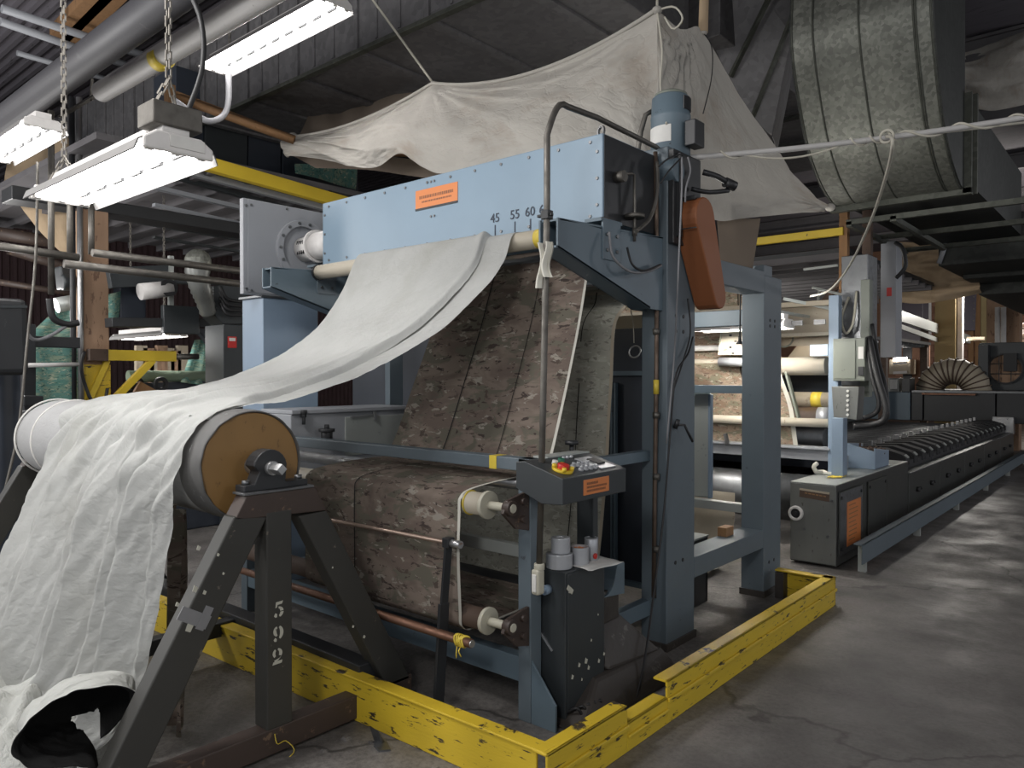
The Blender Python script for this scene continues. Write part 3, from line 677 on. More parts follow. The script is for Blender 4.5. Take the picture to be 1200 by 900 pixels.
# rear posts, hollow tubes
for x0, x1 in ((-2.32, -2.15), (-4.85, -4.68)):
    for y0, y1, zt in ((3.86, 4.20, 2.92), (5.26, 5.58, 2.32)):
        if x0 < -3 and y0 < 5: x0, y0, y1 = -4.74, 3.92, 4.06
        g = MB(); g.box(x0, x1, y0, y1, 0.0, zt); p_ = g.build('post', 'post', t, 0.006)
        g = MB(); g.box(x0 - 0.01, x1 + 0.01, y0 - 0.01, y1 + 0.01, 0.0, 0.045); g.build('foot_plate', 'grease', p_, 0.003)
        if x0 > -3:
            g = MB()
            for z in (0.24, 2.0, 1.96) if y0 > 5 else (1.95, 1.86, 0.5): g.cyl((x1 - 0.002, y0 + 0.10, z), (x1 + 0.003, y0 + 0.10, z), 0.012, 10); g.cyl((x1 - 0.002, y0 + 0.19, z), (x1 + 0.003, y0 + 0.19, z), 0.012, 10)
            g.build('bolt_hole', 'rubber', p_)
    g = MB(); g.box(x0, x1, 4.20, 5.26, 2.19, 2.345); g.build('top_beam', 'post', t, 0.004)
    g = MB(); g.box(x0, x1, 4.20, 5.26, 0.36, 0.487); g.build('bottom_beam', 'post', t, 0.004)
g = MB(); g.box(-4.68, -2.32, 3.92, 4.10, 2.20, 2.36); g.build('cross_beam', 'blue_dark', t, 0.004)
g = MB(); g.box(-2.262, -2.17, 5.30, 5.45, 2.32, 2.40); g.build('post_stub', 'post', t, 0.004)
for z0, z1, m_ in ((1.465, 1.525, 'blue_dark'), (0.575, 0.64, 'zinc')):
    g = MB(); g.box(-4.70, -2.31, 5.34, 5.42, z0, z1); g.build('back_rail', m_, t, 0.003)
    g = MB(); g.box(-2.335, -2.315, 5.325, 5.44, z0 - 0.02, z1 + 0.015); g.build('clip', 'black', t)
g = MB(); g.box(-4.68, -2.32, 5.45, 5.55, 1.98, 2.10); g.build('back_beam', 'blue_dark', t, 0.003)
g = MB(); g.box(-3.05, -2.655, 5.44, 5.47, 0.64, 1.465); g.build('deflector_panel', 'zinc', t, 0.012)
g = MB(); g.box(-2.668, -2.648, 5.43, 5.48, 0.64, 1.45); g.build('panel_edge', 'tower', t, 0.003)
# header roller, the brush roller behind it, inner rollers
g = MB(); g.cyl((-4.66, 3.235, 2.352), (-2.30, 3.235, 2.352), 0.052, 28); rl = g.build('header_roller', 'roller_white', t)
g = MB(); g.cyl((-2.60, 3.235, 2.352), (-2.535, 3.235, 2.352), 0.0535, 28); g.build('yellow_band', 'tape_yellow', rl)
g = MB(); g.cyl((-4.72, 3.235, 2.352), (-4.60, 3.235, 2.352), 0.03, 16); g.ring((-4.665, 3.235, 2.352), (1, 0, 0), 0.058, 0.02, 0.02); g.build('journal', 'black', rl)
g = MB(); g.cyl((-4.60, 3.52, 2.27), (-2.32, 3.52, 2.27), 0.06, 24); g.build('inner_roller', 'steel_dark', t)
g = MB(); g.cyl((-4.60, 3.75, 2.06), (-2.32, 3.75, 2.06), 0.055, 24); g.build('inner_roller', 'beige', t)
# front frame
FX = -2.175
g = MB(); g.box(-4.72, FX, 2.65, 2.72, 1.158, 1.217); tb = g.build('front_rail', 'post', t, 0.004)
g = MB(); g.box(-2.43, -2.385, 2.648, 2.722, 1.156, 1.2185); g.build('yellow_tape', 'tape_yellow', tb)
for x0, x1 in ((-2.250, FX), (-4.72, -4.645)):
    g = MB(); g.box(x0, x1, 2.65, 2.73, 0.0, 1.217); g.build('front_post', 'post', t, 0.004)
g = MB(); g.box(-4.645, -2.25, 2.655, 2.72, 0.175, 0.292); g.build('lower_rail', 'blue_dark', t, 0.004)
g = MB(); g.box(-4.645, -2.25, 2.78, 2.82, 0.715, 0.775); g.build('cross_bar', 'zinc', t, 0.003)
g = MB(); g.prism([(-2.175, 0.29), (-2.175, 0.0), (-2.035, 0.0), (-2.035, 0.12)], 'y', 2.655, 2.667); g.build('gusset', 'blue_dark', t, 0.002)
# side rails of the lower frame back to the rear posts
for x0, x1 in ((-2.32, -2.26), (-4.72, -4.65)):
    g = MB(); g.box(x0, x1, 2.73, 3.86, 0.19, 0.28); g.build('side_rail', 'blue_dark', t, 0.003)
    g = MB(); g.box(x0, x1, 2.73, 3.86, 1.10, 1.16); g.build('side_rail', 'blue_dark', t, 0.003)
# front rollers with shafts and bearing brackets
for z, r_, y in ((1.010, 0.052, 2.515), (0.480, 0.050, 2.515)):
    g = MB(); g.cyl((-4.55, y, z), (-2.325, y, z), r_, 28); fr = g.build('front_roller', 'rust' if z < 0.8 else 'roller_white', t)
    g = MB(); g.cyl((-2.325, y, z), (-2.305, y, z), r_ + 0.012, 28); g.cyl((-2.318, y, z), (-2.16, y, z), 0.020, 16); g.build('flange_and_shaft', 'white_plastic', fr, 0.002)
    if z > 0.8:
        for x, mm in ((-2.425, 'tape_yellow'), (-2.43, 'selvage')):
            g = MB(); g.cyl((x - 0.006, y, z), (x + 0.006, y, z), r_ + 0.006, 28); g.build('end_band', mm, fr)
    g = MB(); g.prism([(2.47, z - 0.02), (2.50, z + 0.035), (2.60, z + 0.055), (2.65, z + 0.06), (2.65, z - 0.12), (2.56, z - 0.10)], 'x', -2.20, -2.182)
    g.cyl((-2.205, y, z), (-2.165, y, z), 0.035, 16); g.cyl((-2.205, 2.60, z + 0.02), (-2.165, 2.60, z + 0.02), 0.016, 10); g.cyl((-2.205, 2.60, z - 0.06), (-2.165, 2.60, z - 0.06), 0.016, 10)
    g.build('bearing_bracket', 'stand_rust', t, 0.002)
g = MB(); g.cyl((-4.6, 2.79, 1.078), (-2.26, 2.79, 1.078), 0.035, 24); g.build('idler_roller', 'steel', t)
g = MB(); g.cyl((-4.6, 3.3, 0.35), (-2.34, 3.3, 0.35), 0.09, 24); g.build('idler_roller', 'black', t)
# dark panels closing the back of the working space
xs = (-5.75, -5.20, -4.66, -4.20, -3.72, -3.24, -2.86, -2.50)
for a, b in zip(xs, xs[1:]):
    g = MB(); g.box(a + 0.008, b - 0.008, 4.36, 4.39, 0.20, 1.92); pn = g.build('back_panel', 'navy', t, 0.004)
g = MB()
for x in (-2.84, -2.815): g.box(x - 0.008, x + 0.008, 4.33, 4.36, 0.2, 1.55)
g.box(-4.66, -2.5, 4.33, 4.36, 0.18, 0.215); g.box(-4.66, -2.5, 4.33, 4.36, 1.60, 1.63); g.build('panel_frame', 'blue_dark', t)
g = MB(); g.box(-4.66, -2.34, 4.10, 4.13, 1.90, 1.98); g.build('rear_strip', 'beige', t)
# the low galvanised side casing behind the front rail
g = MB(); g.box(-4.80, -4.44, 2.86, 3.90, 0.95, 1.335); g.box(-4.82, -4.425, 2.86, 3.90, 1.335, 1.365); hd = g.build('side_casing', 'grey_panel', t, 0.006)
g = MB(); g.box(-4.44, -4.428, 3.30, 3.86, 1.02, 1.30); g.build('casing_door', 'zinc', hd, 0.003)
g = MB(); g.bar((-4.42, 3.56, 1.27), (-4.42, 3.56, 1.33), 0.02, 0.02); g.bar((-4.422, 3.34, 1.30), (-4.422, 3.56, 1.31), 0.008, 0.012); g.build('latch', 'steel', hd)
for px, py in ((356, 489), (383, 501)):
    c = Vector((-4.42, 2.947, 1.315)) if px < 370 else Vector((-4.36, 3.091, 1.211)); g = MB(); g.cyl(c - Vector((0, 0, 0.05)), c, 0.012 if px < 370 else 0.04, 14); g.cyl(c, c + Vector((0, 0, 0.022)), 0.055 if px > 370 else 0.018, 18); g.cyl(c + Vector((0, 0, .02)), c + Vector((0, 0, 0.05)), 0.017 if px > 370 else 0.022, 10)
    g.build('hand_knob', 'black', t, 0.002)
# belt guard: flat obround case, long axis leaning to the back
g = MB(); top = Vector((0, 4.035, 2.515)); bot = Vector((0, 4.235, 2.075)); rt_, rb_ = 0.118, 0.075
dv = (bot - top).normalized(); ang = math.atan2(dv.z, dv.y); poly = []
for i in range(13): a = ang + R(90) + R(180) * i / 12; poly.append((top.y + rt_ * math.cos(a), top.z + rt_ * math.sin(a)))
for i in range(9): a = ang - R(90) + R(180) * i / 8; poly.append((bot.y + rb_ * math.cos(a), bot.z + rb_ * math.sin(a)))
g.prism(poly, 'x', -2.145, -2.0); bg = g.build('belt_guard', 'orange', t, 0.008)
g = MB(); g.box(-2.11, -2.03, 3.958, 4.06, 2.612, 2.638); g.build('guard_slot', 'black', bg, 0.004)
g = MB(); g.bar((-2.15, 3.91, 2.44), (-1.995, 3.91, 2.44), 0.006, 0.006); g.build('guard_seam', 'black', bg)
# vertical motor on a gear case
mc = Vector((-2.254, 4.08, 0))
g = MB(); g.tube([mc + Vector((0, 0, z)) for z in (2.90, 2.905, 3.14, 3.145, 3.16, 3.165, 3.27, 3.285)], [0.112, 0.118, 0.118, 0.120, 0.120, 0.116, 0.112, 0.095], 32); mo = g.build('motor', 'blue_dark', t)
g = MB(); g.tube([mc + Vector((0, 0, z)) for z in (3.28, 3.295, 3.31)], [0.098, 0.098, 0.07], 28); g.build('motor_cap', 'greenbox', mo)
g = MB()
for i in range(17):
    a = R(-150 + i * 5.3); b = R(-150 + (i + 1) * 5.3)
    q = [mc + Vector((0.1205 * math.cos(w), 0.1205 * math.sin(w), z)) for z in (2.985, 3.085) for w in (a, b)]
    v = [g.bm.verts.new(p) for p in (q[0], q[1], q[3], q[2])]; g.bm.faces.new(v)
g.build('rating_label', 'paper', mo)
g = MB()
for i in range(10):
    a = R(-20 + i * 5); g.bar(mc + Vector((0.117 * math.cos(a), 0.117 * math.sin(a), 3.18)), mc + Vector((0.117 * math.cos(a), 0.117 * math.sin(a), 3.26)), 0.006, 0.006)
g.build('vent_slot', 'black', mo)
g = MB(); g.box(-2.13, -2.06, 4.02, 4.14, 2.95, 3.10); g.build('terminal_box', 'black', mo, 0.006)
g = MB(); g.cyl(mc + Vector((0, 0, 2.66)), mc + Vector((0, 0, 2.91)), 0.085, 24); g.box(-2.34, -2.15, 3.96, 4.2, 2.56, 2.72); g.cyl((-2.25, 3.90, 2.78), (-2.10, 3.90, 2.78), 0.07, 20); g.build('gear_case', 'blue_dark', t, 0.006)
g = MB(); g.box(-2.15, -2.115, 3.865, 4.20, 2.36, 2.90); g.box(-2.12, -2.09, 3.90, 3.93, 2.40, 2.88); g.build('dark_cover', 'black', t, 0.004)  # black boxes added to darken the upper end of the post
g = MB(); g.box(-2.345, -2.32, 3.86, 3.90, 2.66, 2.80); g.build('rusty_bracket', 'rust', t)
g = MB(); g.tube([mc + Vector((-0.115, -0.02, 3.22)), mc + Vector((-0.15, -0.04, 3.20)), mc + Vector((-0.17, -0.06, 3.10)), mc + Vector((-0.18, -0.10, 2.9))], 0.016, 8); g.build('motor_cable_hose', 'conduit', mo)
g = MB(); g.tube(spline([(-2.05, 4.10, 2.80), (-1.98, 4.16, 2.77), (-1.94, 4.24, 2.73)], 6), 0.018, 8); g.cyl((-1.96, 4.20, 2.745), (-1.925, 4.26, 2.725), 0.03, 10); g.tube(spline([(-1.95, 4.23, 2.70), (-2.02, 4.12, 2.68), (-2.1, 4.05, 2.70)], 6), 0.014, 8)
g.build('crank_lever', 'black', t)
# operator console
g = MB(); cx0, cx1 = -2.165, -1.905
poly = [(-2.165, 1.217), (-2.115, 1.222), (-1.905, 1.163), (-1.905, 1.052), (-2.02, 1.045), (-2.165, 1.10)]
g.prism(poly, 'y', 2.535, 3.03); co = g.build('console', 'cabinet', t, 0.003)
g = MB(); g.prism([(-2.20, 1.219), (-2.20, 1.228), (-2.115, 1.228), (-2.115, 1.219)], 'y', 2.70, 3.03); g.build('console_lip', 'zinc', co)
sl = Vector((0.21, 0, -0.059)).normalized(); nn = Vector((0.059, 0, 0.21)).normalized()
def onpanel(u, y, h=0.0): return Vector((-2.115, y, 1.222)) + sl * u + nn * h
def disc(u, y, r, h0, h1, seg=20): g = MB(); g.cyl(onpanel(u, y, h0), onpanel(u, y, h1), r, seg); return g
disc(0.145, 2.625, 0.047, 0.0, 0.012, 28).build('stop_ring', 'yellow_clean', co, 0.003)
g = MB()
for i in range(4):
    a = 2 * math.pi * (i + .5) / 4; g.cyl(onpanel(0.145 + 0.040 * math.cos(a), 2.625 + 0.040 * math.sin(a), 0.008), onpanel(0.145 + 0.040 * math.cos(a), 2.625 + 0.040 * math.sin(a), 0.026), 0.010, 8)
g.build('stop_guard', 'yellow_clean', co)
disc(0.145, 2.625, 0.027, 0.0, 0.032, 24).build('stop_button', 'red', co, 0.004)
disc(0.075, 2.655, 0.013, 0.0, 0.022).build('pilot_lamp', 'paper', co, 0.003)
disc(0.065, 2.715, 0.016, 0.0, 0.022).build('green_button', 'green', co, 0.003)
for i in range(4):
    for j in range(2):
        y = 2.73 + i * 0.036; u = 0.125 + j * 0.045
        g = disc(u, y, 0.013, 0.0, 0.010); g.cyl(onpanel(u, y, 0.01), onpanel(u, y, 0.022), 0.009, 10); g.build('selector_switch', 'silver', co, 0.002)
g = MB()
for i in range(3): g.cyl(onpanel(0.03, 2.78 + i * .03, 0), onpanel(0.03, 2.78 + i * .03, 0.012), 0.008, 10)
g.build('small_button', 'silver', co)
g = MB(); g.hexa([onpanel(u, y, h) for h in (0.0, 0.006) for u, y in ((0.05, 2.84), (0.19, 2.865), (0.19, 2.985), (0.05, 2.955))]); dp = g.build('display_plate', 'silver_side', co, 0.001)
g = MB(); g.hexa([onpanel(u, y, h) for h in (0.006, 0.014) for u, y in ((0.085, 2.885), (0.150, 2.89), (0.150, 2.95), (0.085, 2.945))]); g.build('display_window', 'rubber', dp, 0.002)
nameplate(co, (-1.9035, 2.785, 1.108), (0, 1, 0), (0, 0, 1), 0.20, 0.068, ((0.15, 0.16, -0.38, 0.05), (-0.08, 0.14, -0.38, 0.40), (-0.32, 0.14, -0.38, 0.36)))
c = Vector((-2.236, 3.05, 1.253)); g = MB(); g.cyl(c - Vector((0, 0, .05)), c, 0.012, 8); g.cyl(c, c + Vector((0, 0, .02)), 0.035, 10); g.build('rear_knob', 'black', co)
g = MB(); g.box(-2.19, -2.09, 3.03, 3.07, 0.36, 1.08); g.build('console_column', 'cabinet', t, 0.003)

# ------------------------------------------------------------------ camouflage cloth through the machine
rows = [((-3.52, 3.60, 2.30), (-2.40, 3.60, 2.30)), ((-3.52, 3.50, 2.34), (-2.40, 3.50, 2.34)), ((-3.52, 3.44, 2.22), (-2.395, 3.44, 2.22)), ((-3.50, 3.27, 1.86), (-2.36, 3.29, 1.86)), ((-3.49, 3.10, 1.52), (-2.31, 3.11, 1.52)),
        ((-3.48, 2.95, 1.22), (-2.275, 2.95, 1.22)), ((-3.48, 2.89, 1.13), (-2.29, 2.89, 1.13)), ((-3.52, 2.81, 1.117), (-2.31, 2.81, 1.117)), ((-3.60, 2.66, 1.098), (-2.37, 2.66, 1.098)), ((-3.66, 2.53, 1.070), (-2.425, 2.53, 1.070)),
        ((-3.67, 2.468, 1.04), (-2.43, 2.468, 1.04)), ((-3.67, 2.455, 0.98), (-2.43, 2.455, 0.98)), ((-3.67, 2.455, 0.75), (-2.43, 2.455, 0.75)), ((-3.67, 2.458, 0.52), (-2.43, 2.458, 0.52)), ((-3.67, 2.48, 0.43), (-2.43, 2.48, 0.43)), ((-3.67, 2.60, 0.41), (-2.43, 2.60, 0.41)), ((-3.67, 3.2, 0.43), (-2.43, 3.2, 0.43))]
def cd(u, t_, p):
    n_ = noise.noise((u * 4, t_ * 0.8, 2)); return (0, 0.010 * n_ * (0 if 8.5 < t_ < 11 else 1), 0)
R_, UV_ = sheet_rows(rows, 70, 220, cd)
g = MB(); g.grid(R_, UV_); cw = g.build('camouflage_cloth', 'camo', None, 0, 2, False)
tag(cw, 'camouflage printed cloth running down in front and over the front rollers', 'cloth')
def strip(j0, j1, off, name, mat, par):
    g = MB(); rr = []
    for row in R_:
        a = row[j0]; b = row[j1]
        rr.append([a.lerp(b, 0) + Vector((0, -off, off * 0.5)), a.lerp(b, 1) + Vector((0, -off, off * 0.5))])
    g.grid(rr); return g.build(name, mat, par, 0, 2, False)
strip(69, 70, 0.003, 'selvage', 'selvage', cw)
def seamline(u, w, a_, b_, name):
    g = MB(); rr = []
    for row in R_[a_:b_]:
        p = row[0].lerp(row[-1], u); q = row[0].lerp(row[-1], u + w); rr.append([p + Vector((0, -0.004, 0.003)), q + Vector((0, -0.004, 0.003))])
    g.grid(rr); g.build(name, 'seam', cw, 0, 2, False)
seamline(0.365, 0.007, 0, 221, 'seam'); seamline(0.70, 0.004, 0, 120, 'seam')
# the reverse side of the web farther back
rows = [((-3.50, 3.95, 2.12), (-2.36, 3.95, 2.12)), ((-3.50, 3.84, 2.15), (-2.35, 3.84, 2.15)), ((-3.50, 3.72, 2.10), (-2.30, 3.72, 2.10)), ((-3.50, 3.66, 2.0), (-2.275, 3.66, 2.02)), ((-3.50, 3.60, 1.86), (-2.345, 3.62, 1.88)), ((-3.50, 3.58, 1.5), (-2.345, 3.58, 1.5)), ((-3.50, 3.54, 1.1), (-2.345, 3.54, 1.1)), ((-3.50, 3.46, 0.6), (-2.345, 3.46, 0.6)), ((-3.5, 3.38, 0.38), (-2.345, 3.38, 0.38))]
R_, UV_ = sheet_rows(rows, 60, 120, lambda u, t_, p: (0, 0.012 * noise.noise((u * 5, t_, 4)), 0))
g = MB(); g.grid(R_, UV_); cb = g.build('cloth_reverse', 'camo_back', None, 0, 2, False); tag(cb, 'grey-green reverse side of the camouflage cloth hanging farther back', 'cloth')
strip(59, 60, 0.003, 'selvage', 'beige', cb)
g = MB(); rr = [[r[0].lerp(r[-1], .80) + Vector((0, -.004, .0)), r[0].lerp(r[-1], .806) + Vector((0, -.004, 0))] for r in R_]; g.grid(rr); g.build('seam', 'seam', cb, 0, 2, False)

# ------------------------------------------------------------------ floor things under and before the machine
t = thing('electrical_cabinet', 'charcoal floor cabinet with chipped paint under the control console', 'cabinet', (-2.14, 2.9, 0))
g = MB(); g.box(-2.235, -2.045, 2.742, 3.06, 0.0, 0.70); cbn = g.build('body', 'cabinet', t, 0.004)
g = MB(); g.box(-2.047, -2.040, 2.755, 3.05, 0.05, 0.69); g.build('door', 'cabinet', t, 0.003)
g = MB(); g.bar((-2.039, 2.749, 0.635), (-2.039, 2.789, 0.603), 0.003, 0.022)
for px, py, s in ((668, 692, .014), (671, 793, .013), (679, 779, .012), (687, 774, .016), (690, 782, .012), (702, 774, .012), (708, 766, .01), (693, 750, .008), (682, 796, .008), (701, 720, .006)):
    c = Vector(PX(px, py, -2.039)); q = [(-1, -.6), (.3, -1), (1, .2), (.1, .5), (-.4, 1)]
    g.prism([(c.y + u * s * .8, c.z + v * s) for u, v in q], 'x', -2.0395, -2.0385)
g.build('paint_chip', 'stencil', t)
g = MB(); g.bar((-2.23, 2.738, 0.437), (-2.118, 2.738, 0.326), 0.006, 0.008); g.build('thin_wire', 'silver_side', t)
g = MB(); c = Vector((-2.14, 2.74, 0.61)); g.cyl(c, c + Vector((0, -0.035, 0)), 0.022, 14); g.cyl(c, c + Vector((0, -0.05, 0)), 0.012, 10); g.build('cabinet_lock', 'tower', t)
g = MB()
for i in range(5): g.tube(spline([(-2.05 + .01 * i, 2.76 + i * .035, 0.05), (-2.0 + .008 * i, 2.77 + i * .035, 0.085), (-1.985, 2.80 + i * .035, 0.03)], 6), 0.007, 6)
g.build('cable_loop', 'rubber', t)
t = thing('machine_plinth', 'greasy sloped plinth block behind the charcoal cabinet', 'block', (-2.1, 3.35, 0))
g = MB(); g.hexa([(-2.30, 2.70, 0.0), (-1.93, 2.70, 0.0), (-1.90, 3.62, 0.0), (-2.30, 3.62, 0.0), (-2.30, 2.95, 0.16), (-2.02, 2.95, 0.16), (-1.985, 3.52, 0.16), (-2.30, 3.56, 0.16)])
g.hexa([(-2.30, 3.06, 0.16), (-2.02, 3.06, 0.16), (-1.98, 3.52, 0.14), (-2.30, 3.56, 0.14), (-2.30, 3.10, 0.36), (-2.12, 3.10, 0.36), (-2.10, 3.28, 0.38), (-2.30, 3.28, 0.38)])
g.build('base', 'grease', t, 0.02)
g = MB(); g.box(-2.25, -2.09, 3.12, 3.26, 0.36, 0.52); pd = g.build('pedestal', 'grease', t, 0.006)
g = MB(); g.prism([(3.09, 0.50)] + [(3.115 + 0.14 * math.sin(R(a)) * 0.7, 0.50 + 0.14 * (1 - math.cos(R(a)))) for a in (20, 40, 60, 80)] + [(3.235, 0.645), (3.29, 0.64), (3.29, 0.48)], 'x', -2.25, -2.075); g.build('saddle_bracket', 'blue_dark', t, 0.003)
t = thing('pipe_stub', 'short grey steel pipe stub standing inside the yellow kerb corner', 'post', (-2.0, 2.42, 0))
c = Vector((-2.139, 2.602, 0)); g = MB(); g.cyl(c, c + Vector((0, 0, 0.20)), 0.026, 20); pp = g.build('pipe', 'conduit', t, 0.003)
t.location = (0, 0, 0)
# things standing on the cabinet
ctop = 0.70
def can(label, px, py, r, h, z0, mat, filled=None, dent=False):
    c = Vector(PZ(px, py, 0.70)); c.z = z0
    t = thing('tape_roll' if mat != 'silver' or h < .06 else 'tin_can', label, 'roll' if h < .075 and not filled else 'tin', tuple(c), 'things on the charcoal cabinet')
    return t, c
c = Vector((-2.125, 2.80, 0.702))
t = thing('tape_roll', 'wide silver roll standing at the bottom of the stack on the cabinet', 'tape', tuple(c))
g = MB(); g.ring(c, (0, 0, 1), 0.062, 0.03, 0.068, 36); g.build('tape', 'silver', t, 0.003)
t = thing('tape_roll', 'smaller silver roll on top of the wide silver roll', 'tape', tuple(c + Vector((0.004, 0.006, 0.069))))
g = MB(); g.ring(c + Vector((0.004, 0.006, 0.069)), (0, 0, 1), 0.045, 0.018, 0.072, 32); g.build('tape', 'silver', t, 0.003)
c = Vector((-2.09, 2.915, 0.703))
t = thing('open_tin', 'open silver tin with rusty orange contents on the cabinet', 'tin', tuple(c))
g = MB(); g.ring(c, (0, 0, 1), 0.044, 0.040, 0.082, 30); g.build('wall', 'silver', t); g = MB(); g.cyl(c, c + Vector((0, 0, 0.004)), 0.043, 30); g.build('bottom', 'silver', t)
g = MB(); rows_ = [[c + Vector((r_ * math.cos(a), r_ * math.sin(a), 0.070 + 0.012 * noise.noise((r_ * 90 * math.cos(a), r_ * 90 * math.sin(a), 1)))) for a in [2 * math.pi * k / 24 for k in range(25)]] for r_ in (0.0005, 0.013, 0.026, 0.0395)]
g.grid(rows_); g.build('contents', 'orange_plate', t)
c = Vector((-2.09, 3.012, 0.703))
t = thing('tall_tin', 'tall narrow printed silver tin at the back of the cabinet top', 'tin', tuple(c))
g = MB(); g.cyl(c, c + Vector((0, 0, 0.105)), 0.033, 28); g.build('body', 'silver_side', t, 0.002); g = MB(); g.ring(c + Vector((0, 0, 0.103)), (0, 0, 1), 0.034, 0.028, 0.006, 28); g.build('rim', 'silver', t)
g = MB(); g.cyl(c + Vector((0.028, -0.012, 0.025)), c + Vector((0.0345, -0.012, 0.025)), 0.014, 14); g.build('red_mark', 'red', t)
g = MB(); rows_ = [[(-2.16 + 0.20 * i / 8 + 0.02 * j / 8, 2.87 + 0.24 * j / 8 - 0.04 * i / 8, 0.7025 + 0.006 * abs(math.sin(i * .9 + j * .4)) * (i / 8)) for j in range(9)] for i in range(9)]
g.grid(rows_); o = g.build('paper_sheet', 'paper', None); tag(o, 'white paper sheet hanging over the cabinet edge beneath the tins', 'paper')
o.modifiers.new('thick', 'SOLIDIFY').thickness = 0.001
# swing bar with rods in front of the cloth
t = thing('swing_bar', 'dark leaning support bar carrying a long thin rod before the cloth', 'bar', (-2.49, 2.38, 0.2))
g = MB(); g.bar((-2.455, 2.40, 0.83), (-2.47, 2.385, 0.55), 0.045, 0.012, (1, 0, 0)); g.bar((-2.47, 2.385, 0.56), (-2.485, 2.36, 0.05), 0.060, 0.016, (1, 0, 0)); g.build('bar', 'black', t, 0.003)
g = MB(); g.cyl((-4.3, 2.40, 0.815), (-2.375, 2.40, 0.838), 0.011, 12); rd = g.build('rod', 'rod', t)
g = MB(); g.cyl((-2.45, 2.40, 0.837), (-2.375, 2.40, 0.838), 0.017, 14); g.build('sleeve', 'steel', rd)
g = MB(); g.bar((-2.475, 2.40, 0.838), (-2.435, 2.40, 0.838), 0.045, 0.045); g.build('clamp', 'black', t, 0.004)
t = thing('copper_pipe', 'old copper-brown pipe low before the cloth with yellow string tied on its end', 'pipe', (-3.2, 2.35, 0.42))
g = MB(); g.cyl((-4.45, 2.36, 0.42), (-2.262, 2.35, 0.432), 0.020, 16); g.build('pipe', 'copper', t)
g = MB(); g.cyl((-2.268, 2.35, 0.432), (-2.255, 2.35, 0.432), 0.016, 14); g.build('end_plug', 'steel', t)
g = MB()
for i in range(7):
    x = -2.345 + i * 0.008; g.tube([(x + 0.006 * math.sin(k + i), 2.35 + 0.0245 * math.cos(2 * math.pi * k / 14), 0.431 + 0.0245 * math.sin(2 * math.pi * k / 14)) for k in range(15)], 0.0045, 5, False)
g.tube(spline([(-2.33, 2.33, 0.41), (-2.325, 2.32, 0.385), (-2.33, 2.325, 0.36)], 5), 0.003, 5); g.tube(spline([(-2.31, 2.33, 0.41), (-2.30, 2.31, 0.40), (-2.295, 2.32, 0.375)], 5), 0.003, 5)
g.build('string_wrap', 'tape_yellow', t)
g = MB(); g.tube(spline([(-2.797, 1.719, 0.099), (-2.78, 1.721, 0.061), (-2.79, 1.767, 0.054), (-2.76, 1.789, 0.012), (-2.75, 1.722, -0.012)], 14), 0.0022, 5); o = g.build('yellow_string', 'tape_yellow'); tag(o, 'loose yellow string knotted at the foot of the numbered upright', 'string')

# ------------------------------------------------------------------ blower tower at the left end of the header
t = thing('blower_tower', 'grey blower housing on a blue column at the left end of the header', 'blower', (-5.4, 3.2, 0))
g = MB(); g.box(-5.15, -5.10, 2.89, 3.62, 2.20, 2.905); hs = g.build('blower_housing', 'grey_panel', t, 0.005)
g = MB(); g.box(-5.10, -5.094, 2.925, 3.61, 2.215, 2.90); g.build('side_plate', 'grey_panel', hs, 0.002)
FC = (-5.094, 3.385, 2.575)
g = MB(); g.ring(FC, (1, 0, 0), 0.235, 0.185, 0.035, 40); g.build('flange_ring', 'grey_panel', hs, 0.002)
g = MB()
for i in range(14):
    a = 2 * math.pi * i / 14; c = Vector(FC) + Vector((0.033, 0.21 * math.cos(a), 0.21 * math.sin(a))); g.cyl(c, c + Vector((0.012, 0, 0)), 0.012, 6)
for y, z in ((2.91, 2.85), (2.91, 2.24), (2.95, 2.86), (2.95, 2.23), (3.25, 2.88)): g.cyl((-5.096, y, z), (-5.084, y, z), 0.009, 6)
g.build('bolt', 'steel_dark', hs)['kind'] = 'stuff'
g = MB(); g.cyl((-5.097, 3.385, 2.575), (-5.091, 3.385, 2.575), 0.185, 36); g.build('inlet_recess', 'grey_panel', hs)
g = MB(); g.cyl((-5.09, 3.40, 2.585), (-4.90, 3.41, 2.595), 0.095, 32); g.ring((-4.935, 3.41, 2.595), (1, 0, 0), 0.125, 0.09, 0.02, 32); g.cyl((-4.92, 3.41, 2.595), (-4.70, 3.42, 2.60), 0.105, 32); dp = g.build('suction_pipe', 'lamp_white', t)
g = MB()
for a in (20, -25):
    for i in range(5):
        x = -5.05 + i * 0.025; c = Vector((x, 3.405 - 0.097 * math.cos(R(a)), 2.588 + 0.097 * math.sin(R(a)))); g.bar(c - Vector((0.004, 0, 0.014)), c + Vector((0.004, 0, 0.014)), 0.008, 0.009, (1, 0, 0))
g.build('vent_slot', 'rubber', dp)
g = MB(); g.box(-5.40, -5.10, 3.05, 3.535, 0.0, 2.20); g.build('column', 'tower', t, 0.006)
g = MB(); g.box(-5.42, -5.09, 3.03, 3.56, 2.185, 2.205); g.build('column_cap', 'steel_dark', t, 0.003)

